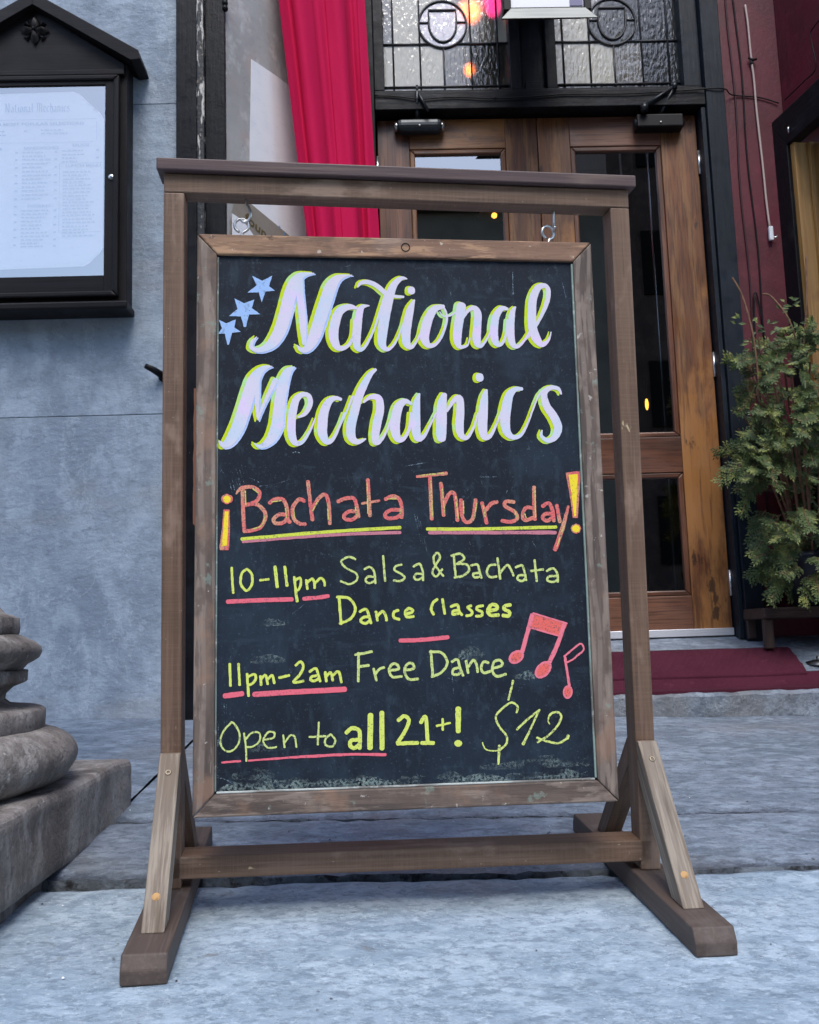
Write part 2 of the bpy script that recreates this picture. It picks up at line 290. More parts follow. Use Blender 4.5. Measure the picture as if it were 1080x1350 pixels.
rip_darkened_m = tglass('darkened rippled glass', L3(.30, .29, .24), .07, .05, L3(.3, .3, .24))  # in the right window this tint imitates the tall building's dark reflection
grey_glass_m = tglass('grey rippled glass', L3(.8, .7, .68), .20, .35, L3(.46, .44, .44))

def dusty(name, colr, lo, hi, sc, amt):
    """chalk dust: grains of chalk on a see-through film"""
    m = bpy.data.materials.new(name); m.use_nodes = True; nt = m.node_tree; N = nt.nodes; p = N['Principled BSDF']
    p.inputs['Base Color'].default_value = colr; p.inputs['Roughness'].default_value = .95; p.inputs['Specular IOR Level'].default_value = .1
    at = N.new('ShaderNodeAttribute'); at.attribute_name = 'gc'; al = None
    for s_, l_, h_ in ((sc, lo, hi), ((16, 1, 40), .42, .62)):
        mp = N.new('ShaderNodeMapping'); mp.inputs['Scale'].default_value = s_; nt.links.new(at.outputs['Vector'], mp.inputs[0])
        n = N.new('ShaderNodeTexNoise'); n.inputs['Scale'].default_value = 1; n.inputs['Detail'].default_value = 5; nt.links.new(mp.outputs[0], n.inputs['Vector'])
        mr = N.new('ShaderNodeMapRange'); mr.inputs['From Min'].default_value = l_; mr.inputs['From Max'].default_value = h_; nt.links.new(n.outputs['Fac'], mr.inputs['Value'])
        if al is None: mr.inputs['To Max'].default_value = amt; al = mr.outputs[0]
        else:
            mu = N.new('ShaderNodeMath'); mu.operation = 'MULTIPLY'; nt.links.new(al, mu.inputs[0]); nt.links.new(mr.outputs[0], mu.inputs[1]); al = mu.outputs[0]
    nt.links.new(al, p.inputs['Alpha']); return m
dust_m = dusty('pale chalk dust', H('#8fa09c'), .42, .60, (200, 1, 200), .48)
scr_m = dusty('chalk scratch', H('#93a9b6'), .40, .58, (350, 1, 350), .85)

# ------------------------------------------------------------------ ground
def zg(x, y): return -.0251 * (x - .0437) + .0863 * (y - 1.889)
def zfront(x, y):
    lip = max(.006, .018 - .0075 * (x + .7)) if x > -.7 else .018
    t = max(0.0, (y - 1.55) / .53)
    return zg(x, y) - lip * t if y > 1.55 else zg(x, 1.55) + (y - 1.55) * .03 - .0863 * 0
def slab(name, x0, x1, ef, eb, zf, depth, m, seed, step=.03, rough=.010, amp=.0022):
    """one paving stone with worn, ragged edges; ef/eb give the y of its front and back edges at x"""
    mb = MB(); nu = int((x1 - x0) / step); nv = max(4, int((eb(0) - ef(0)) / step))
    def rag(x, s): return fbm(x * 7, s, 0, 5) * rough * .8 + fbm(x * 30, s, 3, 4) * rough * .7
    def P(u, v):
        x = x0 + (x1 - x0) * u; ya = ef(x) + rag(x, seed) ; yb = eb(x) + rag(x, seed + 5)
        y = ya + (yb - ya) * v; d = min(y - ya, yb - y, .05) / .05
        z = zf(x, y) + fbm(x * 3, y * 3, seed, 4) * amp * 1.6 + fbm(x * 22, y * 22, seed, 3) * amp * .5
        z -= (1 - d) ** 3 * (.006 + .006 * abs(fbm(x * 14, seed, 2, 4)))
        return Vector((x, y, z))
    V = mb.grid(P, nu, nv); mb.mi = 1
    for row, sgn in ((0, -1), (nv, 1)):
        prev = None
        for i in range(nu + 1):
            p = V[i][row].co; b = mb.bm.verts.new(p + Vector((0, .002 * sgn, -depth)))
            if prev: mb.bm.faces.new((V[i - 1][row], V[i][row], b, prev))
            prev = b
    mb._new(None, off=(0, 0, 0))
    return struct(name, mb, [m, edge_m])
ground = MB(); ground.quad(*[(x, y, zg(x * .1, y) - .055) for x, y in ((-40, .8), (40, .8), (40, 12), (-40, 12))]); struct('ground', ground, dirt_m)
gap2 = lambda x: 2.085 + .0215 * (x - .4)
gap1 = lambda x: 2.518 + .02 * (x - .9)
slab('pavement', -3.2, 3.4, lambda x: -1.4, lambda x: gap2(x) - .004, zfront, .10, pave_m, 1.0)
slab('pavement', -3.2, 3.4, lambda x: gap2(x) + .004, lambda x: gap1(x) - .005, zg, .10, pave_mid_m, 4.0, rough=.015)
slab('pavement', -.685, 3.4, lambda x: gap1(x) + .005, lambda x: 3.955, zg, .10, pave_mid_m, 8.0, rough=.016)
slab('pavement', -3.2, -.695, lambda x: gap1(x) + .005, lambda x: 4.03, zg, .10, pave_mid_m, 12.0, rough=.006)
mb = MB(); mb.quad((-60, -8, -.20), (60, -8, -.20), (60, -1.38, -.20), (-60, -1.38, -.20)); struct('road', mb, road_m)
# raised floor of the doorway: a step, then a rising threshold slab
prof = [(3.955, .08), (3.955, .222), (3.975, .236), (4.15, .238), (4.22, .296), (4.42, .376), (4.70, .452), (5.2, .452), (5.2, .0)]
mb = MB()
def prof_pt(t):
    return prof[t]
NX = 120
def stepP(i, j):
    x = -.64 + (2.75 + .64) * i / NX; y, z = prof[j]
    if j in (1, 2): y += fbm(x * 9, 3.3, j, 5) * .008; z += fbm(x * 14, 7.7, j, 5) * .007
    z += fbm(x * 2, y * 2, 1.5, 3) * .003
    return (x, y, z)
VV = [[mb.bm.verts.new(stepP(i, j)) for j in range(len(prof) - 1)] for i in range(NX + 1)]
for i in range(NX):
    for j in range(len(prof) - 2): mb.bm.faces.new((VV[i][j], VV[i + 1][j], VV[i + 1][j + 1], VV[i][j + 1]))
mb._new(None, off=(3, 1, 2)); struct('doorway_step', mb, pave_mid_m)

# grit, leaf bits and paper scraps lying about
for nm, cnt, m_, (s0, s1), lab in (('pavement_grit', 150, edge_m, (.0012, .004), 0), ('paper_crumbs', 26, white_plastic_m, (.0012, .0035), 0)):
    mb = MB(); rg = random.Random(cnt)
    for k in range(cnt):
        x = rg.uniform(-.7, 1.6); y = rg.uniform(1.25, 3.8); 
        if y < 2.12 and y > 2.04: continue
        z = (zfront(x, y) if y < 2.08 else zg(x, y)) + .001; s_ = rg.uniform(s0, s1)
        vs = [mb.bm.verts.new((x + s_ * rg.uniform(.5, 1.2) * math.cos(t), y + s_ * rg.uniform(.5, 1.2) * math.sin(t), z)) for t in (0, 1.3, 2.6, 3.9, 5.2)] + [mb.bm.verts.new((x, y, z + s_ * .7))]
        for i in range(5): mb.bm.faces.new((vs[i], vs[(i + 1) % 5], vs[5]))
    mb._new(None); o = mb.build(nm, m_); o['kind'] = 'stuff'; o['label'] = 'tiny dark grit scattered on the stone pavement' if nm == 'pavement_grit' else 'tiny white scraps scattered on the stone pavement'
# doormats
def floor_z(y):
    for (a, b), (c, d) in zip(prof[2:], prof[3:]):
        if a <= y <= c: return b + (d - b) * (y - a) / (c - a)
    return prof[2][1] if y < prof[2][0] else .452
def doormat(name, y0, y1, x0, xr0, xr1, lift, ridge, label):
    mb = MB(); nu, nv = 300 if ridge else 60, 24
    def P(u, v):
        y = y0 + (y1 - y0) * v; xr = xr0 + (xr1 - xr0) * v
        x = x0 + (xr - x0) * u; yy = y + fbm(x * 2.2, 5 + lift * 100, 0, 3) * .008
        z = floor_z(yy) + lift + fbm(x * 2, y * 3, 9, 3) * .004 + .004
        if ridge and .12 < v < .9: z += .006 * max(0, math.sin((x - y * .6) * 150))
        return Vector((x, yy, z))
    V = mb.grid(P, nu, nv)
    loop = [V[i][0] for i in range(nu + 1)] + [V[nu][j] for j in range(1, nv + 1)] + [V[i][nv] for i in range(nu - 1, -1, -1)]
    low = [mb.bm.verts.new(v.co + Vector((0, 0, -.012))) for v in loop]
    for a in range(len(loop) - 1): mb.bm.faces.new((loop[a], low[a], low[a + 1], loop[a + 1]))
    mb._new(None, off=(0, 0, 0))
    return tag(mb.build(name, mat_m), label, 'doormat', 'maroon mats in the doorway')
doormat('doormat', 3.985, 4.215, -.2, 2.05, 2.0, .004, False, 'plain flat maroon doormat along the edge of the stone step')
doormat('doormat', 4.195, 4.45, -.15, 1.80, 1.83, .012, True, 'ridged maroon doormat sloping up towards the wooden doors')

# ------------------------------------------------------------------ stone facade on the left
w = thing('stone_wall', 'blue grey marble wall of large blocks left of the doorway', 'wall', (-1.5, 4.0, 0))
zc = [.10, 1.452, 2.833, 4.4, 6.2]
mb = MB()
for a, b in zip(zc, zc[1:]):
    mb.span((-4.5, 0, a + .0012), (.655, .45, b - .0012), bev=.0025, ax='x', off=(a * 3.1, a * 1.7, a))
o = mb.build('block_courses', stone_wall_m, w)
h = thing('wall_hook', 'small black iron peg sticking out of the grey stone wall', 'hook', (-.93, 3.995, 1.625))
mb = MB(); mb.tube([(0.03, 0, -.015), (0, -.05, .0), (-.03, -.075, .012)], [.016, .014, .011]); mb.lathe([(0, -.006), (.024, -.006), (.024, .006), (0, .006)], (.03, .0, -.015), 16, M=Matrix.Rotation(R(90), 3, 'X'))
mb.build('peg', cable_m, h)

# column base on its plinth
c = thing('stone_column', 'weathered grey stone column base with rounded mouldings on a square plinth', 'column', (-1.225, 2.1, 0))
def roughen(mb, amp, f):
    for v in mb.bm.verts:
        p = v.co; v.co = p + Vector((fbm(p.x * f, p.y * f, p.z * f), fbm(p.y * f + 9, p.z * f, p.x * f), fbm(p.z * f + 4, p.x * f, p.y * f))) * amp
mb = MB(); mb.box((0, 0, .118), (1.09, 1.11, .165), bev=.018, seg=3, off=(0, 0, 0))
bmesh.ops.subdivide_edges(mb.bm, edges=mb.bm.edges[:], cuts=14, use_grid_fill=True)
for v in mb.bm.verts: v[mb.gc] = v.co.copy()
roughen(mb, .008, 6)
for f in mb.bm.faces: f.smooth = True
mb.build('plinth', column_m, c)
mb = MB(); mb.box((-.012, 0, .0), (1.06, 1.08, .085), bev=.008, off=(4, 0, 0))
bmesh.ops.subdivide_edges(mb.bm, edges=mb.bm.edges[:], cuts=10, use_grid_fill=True); roughen(mb, .010, 9); mb.build('foundation_course', column_m, c)
def arc(cx, cz, r, a0, a1, n, rz=None):
    rz = rz or r
    return [(cx + r * math.cos(R(a0 + (a1 - a0) * i / n)), cz + rz * math.sin(R(a0 + (a1 - a0) * i / n))) for i in range(n + 1)]
def ring(name, prof_, amp):
    mb = MB(); mb.lathe(prof_, n=110); roughen(mb, amp, 5); mb.build(name, column_m, c)
ring('lower_torus', [(0, .200), (.44, .1985)] + arc(.466, .262, .082, -90, 82, 16, .063) + [(.45, .3245)], .006)
ring('scotia', [(.45, .318), (.473, .319), (.478, .325), (.478, .360), (.471, .367), (.434, .370), (.404, .376), (.391, .386), (.393, .398), (.407, .412), (.429, .421), (.436, .425), (.436, .446), (.42, .449)], .004)
ring('upper_torus', [(.41, .4475), (.424, .448), (.430, .454), (.436, .461), (.449, .467), (.460, .474), (.465, .486), (.462, .498), (.450, .508), (.432, .517), (.419, .5245)], .004)
ring('top_fillet', [(.41, .522), (.417, .527), (.419, .540), (.417, .560), (.404, .567), (.388, .572), (.374, .59), (.368, .63)], .004)
mb = MB(); mb.lathe([(.369, .625), (.356, .68), (.346, 1.2), (.340, 5.2), (0, 5.2)], n=96); mb.build('shaft', column_m, c)

# ------------------------------------------------------------------ menu case
mc = thing('menu_case', 'black wooden menu display case with pediment roof on grey stone wall', 'display case', (-1.422, 3.995, 0))
XO = .388      # half width of the case body
zt, zb = 2.955, 1.885
ly = -.10
mb = MB()
mb.span((-XO, ly, zb), (XO, -.002, zt), bev=.004)
mb.build('cabinet', case_m, mc)
# door frame of the case: outer moulding + flat frame
def ring_frame(mb, x0, x1, z0, z1, wd, y0, y1, bev):
    mb.prism([(x0, z0), (x0 + wd, z0 + wd), (x0 + wd, z1 - wd), (x0, z1)], y0, y1, bev=bev, ax='z')
    mb.prism([(x1, z0), (x1, z1), (x1 - wd, z1 - wd), (x1 - wd, z0 + wd)], y0, y1, bev=bev, ax='z')
    mb.prism([(x0, z1), (x0 + wd, z1 - wd), (x1 - wd, z1 - wd), (x1, z1)], y0, y1, bev=bev, ax='x')
    mb.prism([(x0, z0), (x1, z0), (x1 - wd, z0 + wd), (x0 + wd, z0 + wd)], y0, y1, bev=bev, ax='x')
mb = MB()
ring_frame(mb, -XO + .004, XO - .028, zb + .035, zt - .062, .024, ly - .030, ly + .004, .007)
mb.build('moulding', case_m, mc)
GX, GZ0, GZ1 = .300, 2.012, 2.852
mb = MB()
for (a, b) in (((-.340, 1.94), (-GX, 2.915)), ((GX, 1.94), (.340, 2.915)), ((-GX, GZ1), (GX, 2.915)), ((-GX, 1.94), (GX, GZ0))):
    mb.span((a[0], ly - .020, a[1]), (b[0], ly - .001, b[1]), bev=.002)
mb.build('door_frame', case_m, mc)
mb = MB(); mb.quad((-GX, ly - .012, GZ0), (GX, ly - .012, GZ0), (GX, ly - .012, GZ1), (-GX, ly - .012, GZ1)); mb.build('glass', case_glass_m, mc)
mb = MB(); mb.quad((-GX, ly - .0015, GZ0), (GX, ly - .0015, GZ0), (GX, ly - .0015, GZ1), (-GX, ly - .0015, GZ1)); mb.build('backing_panel', mat('grey case backing', H('#2a3138'), rough=.8), mc)  # darkened tone, so the sheet's cut corners look like dark reflections
mb = MB(); mb.span((-XO - .010, ly - .035, zb - .018), (XO + .012, -.002, zb + .014), bev=.008)
mb.build('sill', case_m, mc)
mb = MB()
mb.span((-XO + .01, ly - .022, zt - .058), (XO - .01, ly - .0005, zt - .035), bev=.003)
mb.prism([(-XO + .01, zt - .034), (XO - .01, zt - .034), (XO - .012, zt - .005), (0, 3.205), (-XO + .012, zt - .005)], ly - .012, -.003, bev=.002)
mb.build('pediment', case_m, mc)
mb = MB()
for sgn in (-1, 1):
    pts = [(0, 3.258), (sgn * .446, 2.985), (sgn * .456, 2.945), (sgn * .415, 2.94), (0, 3.200)]
    if sgn < 0: pts = pts[::-1]
    mb.prism(pts, ly - .055, -.002, bev=.002)
mb.build('roof', case_m, mc)
mb = MB()
for k in range(4):
    a = R(90 * k); d = Vector((math.cos(a), 0, math.sin(a))); n = Vector((-math.sin(a), 0, math.cos(a)))
    L = .068 if k % 2 else .064; Wd = .022; c0 = Vector((0, ly - .034, 3.103)); e0 = Vector((0, ly - .013, 3.103))
    ps = [c0, e0 + d * L * .5 + n * Wd, e0 + d * L + Vector((0, -.008, 0)), e0 + d * L * .5 - n * Wd]
    mid = c0 + d * L * .5 + Vector((0, -.012, 0))
    vs = [mb.bm.verts.new(p) for p in ps + [mid]]
    for q in ((0, 1, 4), (1, 2, 4), (2, 3, 4), (3, 0, 4)): mb.bm.faces.new([vs[i] for i in q])
    for s2 in (-1, 1):
        mb.tube([e0 + (d * .02 + n * .02 * s2) * 1.0, e0 + (d * .034 + n * .034 * s2) + Vector((0, -.01, 0)), e0 + (d * .045 + n * .030 * s2)], [.006, .005, .003], 6)
mb._new(None); mb.lathe([(0, 0), (.008, 0), (.006, .006), (0, .009)], (0, ly - .034, 3.103), 12, M=Matrix.Rotation(R(90), 3, 'X'))
mb.build('rosette', case_m, mc)
mb = MB(); mb.lathe([(0, .006), (.009, .006), (.0125, .003), (.0125, -.002), (0, -.002)], (.329, ly - .021, 2.437), 24, M=Matrix.Rotation(R(90), 3, 'X'))
lk = mb.build('lock', steel_m, mc)
mb = MB(); mb.span((.3265, ly - .0285, 2.4355), (.3315, ly - .026, 2.4385)); mb.build('keyhole', cable_m, lk)

# the menu sheet inside
def text_mesh(body, size, m, name, parent, loc, width=None, align='LEFT', rot=(R(90), 0, 0), bold=0.0):
    cu = bpy.data.curves.new(name, 'FONT'); cu.body = body; cu.size = size; cu.align_x = align; cu.offset = bold; cu.resolution_u = 3
    t = bpy.data.objects.new(name, cu); COL.objects.link(t)
    dg = bpy.context.evaluated_depsgraph_get(); dg.update()
    me = bpy.data.meshes.new_from_object(t.evaluated_get(dg)); bpy.data.objects.remove(t); bpy.data.curves.remove(cu)
    me.name = name
    sx = 1.0
    if width:
        xs = [v.co.x for v in me.vertices]; sx = width / max(1e-6, max(xs) - min(xs))
    for v in me.vertices: v.co.x *= sx
    me.materials.clear(); me.materials.append(m)
    o = bpy.data.objects.new(name, me); COL.objects.link(o); o.parent = parent; o.location = loc; o.rotation_euler = rot
    return o
ms = thing('menu_sheet', 'white printed menu behind the glass of the black wall case', 'menu', (-1.422, 3.995 + ly - .0035, 0))
mb = MB()
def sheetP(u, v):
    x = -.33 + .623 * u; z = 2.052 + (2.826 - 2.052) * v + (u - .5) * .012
    for cx, cz, sx_, sz_, dx_, dz_ in ((.185, 2.715, 1, 1, .108, .108), (.225, 2.125, 1, -1, .068, .07)):  # corners cut to imitate dark reflections on the case glass
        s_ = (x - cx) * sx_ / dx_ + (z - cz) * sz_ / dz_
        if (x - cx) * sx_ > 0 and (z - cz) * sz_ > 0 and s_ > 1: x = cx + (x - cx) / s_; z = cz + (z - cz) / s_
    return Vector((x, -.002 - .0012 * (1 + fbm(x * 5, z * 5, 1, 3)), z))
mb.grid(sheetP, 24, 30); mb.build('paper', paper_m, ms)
yy = -.0062
def mtext(b, s, x, z, wd=None, m=ink2_m, al='LEFT', bold=0.0): return text_mesh(b, s, m, 'menu_text', ms, (x, yy, z), wd, al, bold=bold)
def lines(x, z, n, wmax, dz=.0135, price=None):
    mb = MB()
    for k in range(n):
        xx = x; end = x + wmax * random.uniform(.62, 1.0)
        while xx < end:
            ww = random.uniform(.008, .026); mb.quad((xx, yy, z), (min(xx + ww, end), yy, z), (min(xx + ww, end), yy, z + .0048), (xx, yy, z + .0048)); xx += ww + .004
        if price and k % 2 == 0: mb.quad((price, yy, z), (price + .012, yy, z), (price + .012, yy, z + .006), (price, yy, z + .006))
        z -= dz * random.uniform(.9, 1.15)
    mb.build('menu_text', ink2_m, ms)
mtext('OUR MOST POPULAR SELECTIONS', .017, -.19, 2.680, .40, bold=.0006)
mtext('SANDWICHES', .0165, -.04, 2.573, .145, bold=.0005)
mtext('SALADS', .0165, .162, 2.583, .07, bold=.0005)
mtext('STARTERS', .0165, -.215, 2.570, .085, bold=.0005)
mtext('LUNCH MENU', .0155, .135, 2.492, .145, bold=.0005)
lines(.03, 2.655, 2, .14, .016); lines(-.22, 2.652, 2, .13, .018, -.04); lines(.118, 2.562, 4, .10, .0165, .262)
lines(-.045, 2.557, 13, .12, .0165, .088); lines(.125, 2.468, 20, .145, .0145); lines(-.25, 2.555, 26, .115, .0165, -.075)
lines(-.045, 2.300, 11, .12, .016, .088); mtext('DESSERTS', .0145, -.02, 2.318, .095, bold=.0004)
mb = MB()
for a, b in (((-.30, 2.704), (.262, 2.7055)), ((-.30, 2.601), (.25, 2.6025)), ((.262, 2.612), (.2635, 2.694)), ((.110, 2.508), (.285, 2.5095)), ((.110, 2.205), (.1115, 2.508)), ((.110, 2.205), (.285, 2.2065)), ((-.055, 2.372), (.09, 2.373))):
    mb.quad((a[0], yy - .0003, a[1]), (b[0], yy - .0003, a[1]), (b[0], yy - .0003, b[1]), (a[0], yy - .0003, b[1]))
mb.build('ruled_line', ink2_m, ms)
# blackletter heading: broad-pen strokes
BL = {'N': ([[(.05, .95), (.22, 1.0), (.30, .85), (.30, .1), (.15, 0)], [(.30, .95), (.62, .15), (.72, 0)], [(.62, 1.0), (.78, .9), (.74, .1), (.86, .02)]], .98),
      'M': ([[(.05, .95), (.2, 1.0), (.26, .85), (.26, .1), (.12, 0)], [(.28, .9), (.45, 1.0), (.55, .85), (.55, .05)], [(.58, .9), (.75, 1.0), (.86, .85), (.86, .1), (.98, .02)]], 1.1),
      'a': ([[(.1, .55), (.25, .62), (.4, .55), (.4, .1), (.5, .0)], [(.4, .35), (.15, .28), (.1, .12), (.22, .0), (.4, .1)]], .56),
      't': ([[(.22, .85), (.22, .1), (.34, 0), (.42, .08)], [(.08, .6), (.42, .62)]], .46), 'i': ([[(.1, .55), (.2, .62), (.2, .1), (.32, .0)], [(.17, .78), (.24, .82)]], .38),
      'o': ([[(.26, .64), (.1, .5), (.1, .12), (.26, 0), (.42, .12), (.42, .5), (.26, .64)]], .54), 'n': ([[(.05, .55), (.15, .62), (.15, .0)], [(.17, .5), (.32, .64), (.44, .52), (.44, .1), (.54, 0)]], .6),
      'l': ([[(.1, .95), (.2, 1.0), (.2, .1), (.32, .0)]], .38), 'e': ([[(.1, .3), (.42, .45), (.26, .64), (.1, .5), (.1, .12), (.26, 0), (.42, .1)]], .5),
      'c': ([[(.42, .55), (.26, .64), (.1, .5), (.1, .12), (.26, 0), (.42, .1)]], .5), 'h': ([[(.08, .95), (.16, 1.0), (.16, .0)], [(.18, .5), (.32, .64), (.44, .5), (.44, .05), (.3, -.15)]], .56),
      's': ([[(.4, .56), (.24, .64), (.12, .5), (.36, .3), (.4, .12), (.22, 0), (.08, .1)]], .5), ' ': ([], .4)}
def pen(mb, pts, wx, wz, y):
    for k, ((x0, z0), (x1, z1)) in enumerate(zip(pts, pts[1:])):
        yk = y - .00004 * k
        mb.quad((x0 - wx, yk, z0 - wz), (x0 + wx, yk, z0 + wz), (x1 + wx, yk, z1 + wz), (x1 - wx, yk, z1 - wz))
def blackletter(word, x, z, hgt, total, m, name, parent, y, pw=.055):
    adv = sum(BL[ch][1] for ch in word); sx = total / adv; mb = MB()
    for ch in word:
        for si, st in enumerate(BL[ch][0]): pen(mb, [(x + px_ * sx, z + pz_ * hgt) for px_, pz_ in st], pw * sx, pw * hgt * .35, y - .0003 * si)
        x += BL[ch][1] * sx
    return mb.build(name, m, parent)
blackletter('National Mechanics', -.125, 2.739, .040, .275, ink_m, 'menu_heading', ms, yy)

# ------------------------------------------------------------------ doorway: casing, left reveal, curtain
dc = thing('door_casing', 'tall black chipped casing at the left edge of the doorway', 'door casing', (-.735, 3.98, 0))
mb = MB(); mb.span((-.106, -.028, .15), (-.018, .30, 5.2), bev=.003); mb.build('outer_board', black_m, dc)
mb = MB(); mb.span((-.0175, -.036, .15), (.016, .30, 5.2), bev=.007, seg=3, ax='z'); mb.build('chipped_bead', chipped_m, dc)
mb = MB(); mb.span((.0165, -.012, .15), (.101, .30, 5.2), bev=.003); mb.build('inner_board', black_m, dc)
mb = MB()
for zz in (3.26, 3.285, 3.31, 3.335): mb.lathe([(0, -.014), (.012, -.010), (.014, 0), (.010, .012), (0, .014)], (.104, -.008, zz), 12)
mb.build('carved_knob', black_m, dc)
LDV = Vector((.5, .8660, 0)); LP0 = Vector((-.633, 4.0, 0)); LN = Vector((.8660, -.5, 0))
def lw(s, d, z): p = LP0 + LDV * (s / .8660) + LN * d; return Vector((p.x, p.y, z))
lm = Matrix((LDV, -LN, Vector((0, 0, 1)))).transposed()
def lbox(mb, s0, s1, d0, d1, z0, z1, **k):
    c = lw((s0 + s1) / 2, (d0 + d1) / 2, (z0 + z1) / 2); return mb.box(c, ((s1 - s0) / .866, abs(d1 - d0), z1 - z0), M=lm, **k)
mb = MB(); lbox(mb, .0, .95, -.12, 0, .15, 5.2); tag(mb.build('side_wall', plaster_m), 'stained grey plaster side wall left of the red curtain', 'wall')
mb = MB()
mb.prism([(0, 0), (.44, 0), (.46, .86), (.20, .848), (.028, .832), (.012, .44)], -.0025, -.0005)
po = mb.build('poster', paper_m); po.matrix_world = Matrix.Translation(lw(.128, 0.002, 2.30)) @ lm.to_4x4()
tag(po, 'large white paper sheet pinned on the grey plaster wall', 'poster')
st = thing('banner_strip', 'grey brown lettered card strip slanting across the white sheet', 'sign', lw(.065, .012, 2.415))
st.rotation_euler = (lm @ Matrix.Rotation(R(12), 3, 'Y')).to_euler()
mb = MB(); mb.prism([(-.03, .02), (.36, .045), (.40, -.03), (.40, -.28), (-.03, -.28)], 0, .002); mb.build('card', card_m, st)
text_mesh('found', .062, mat('dark gold lettering', H('#5a4a20'), rough=.6), 'lettering', st, (.045, -.0012, -.075), .20, bold=.001)
mb = MB()
for a, b, r_ in ((.285, .040, .010), (.325, .030, .013), (.352, .002, .009)):
    pts = []
    for k in range(10): q = R(90 + 36 * k); rr = r_ if k % 2 == 0 else r_ * .4; pts.append((a + rr * math.cos(q), b + rr * math.sin(q)))
    mb.prism(pts, -.0012, -.0002)
so = mb.build('star_print', ink_m, st)
mb = MB(); mb.prism([(x_, z_) for x_, z_ in [(-.07, .0), (-.02, -.003), (.03, -.018), (.075, -.045), (.11, -.085), (.11, -.2), (-.07, -.2)]], 0, .003)
pl = mb.build('paper_scrap', paper_m); pl.matrix_world = Matrix.Translation(lw(.07, .02, 2.325)) @ lm.to_4x4(); tag(pl, 'curved white paper scrap beside the black door casing', 'paper')

mb = MB()
def curt(u, v):
    z = .5 + v * 3.6
    t = max(0, (z - 2.3) / 1.35)
    xl = -.318 - .130 * t; xr = .018 - .034 * t
    x = xl + (xr - xl) * u
    ph = u * 5.4 * math.pi + .25 * math.sin(z * 1.7) + (1 - t) * u * 1.2
    s = math.sin(ph); fold = .024 * (math.copysign(abs(s) ** .6, s)) + .010 * math.sin(1.7 * ph + z * .8 + 1) + .006 * fbm(u * 6, z * 1.5, 4, 3)
    return Vector((x + .010 * math.cos(ph), 4.23 + .24 * u + fold, z))
mb.grid(curt, 160, 60); tag(mb.build('curtain', velvet_m), 'crimson cloth curtain hanging in folds left of the doors', 'curtain')

# ------------------------------------------------------------------ door surround and doors
YD = 4.70
ds = thing('door_surround', 'blue black painted frame around the double doors and transom windows', 'door frame', (.85, YD, 0))
def dsbox(name, a, b, m=blue_black_m, bev=.004, parent=None):
    mb = MB(); mb.span((a[0] - .85, a[1], a[2]), (b[0] - .85, b[1], b[2]), bev=bev); return mb.build(name, m, parent or ds)
dsbox('jamb', (-.055, -.075, .44), (.016, .14, 4.6), black_m)
dsbox('jamb', (1.679, -.075, .44), (1.703, .14, 3.135)); dsbox('jamb', (1.7045, -.095, .40), (1.80, .14, 4.6))
dsbox('head_rail', (.0165, -.085, 3.142), (1.7035, .14, 3.236), black_m)
dsbox('transom_sill', (.0165, -.055, 3.2365), (1.7035, .14, 3.264), black_m)
dsbox('mullion', (.716, -.050, 3.2645), (.772, .14, 4.6), black_m); dsbox('mullion', (.905, -.050, 3.2645), (.958, .14, 4.6), black_m)
dsbox('mullion_panel', (.7725, -.010, 3.2645), (.9045, .14, 4.6), black_m); dsbox('mullion_foot', (.795, -.045, 3.2645), (.885, -.0105, 3.310), black_m)
dsbox('transom_stile', (.0165, -.055, 3.2645), (.070, .14, 4.6), black_m); dsbox('transom_stile', (1.612, -.050, 3.2645), (1.7035, .14, 4.6))

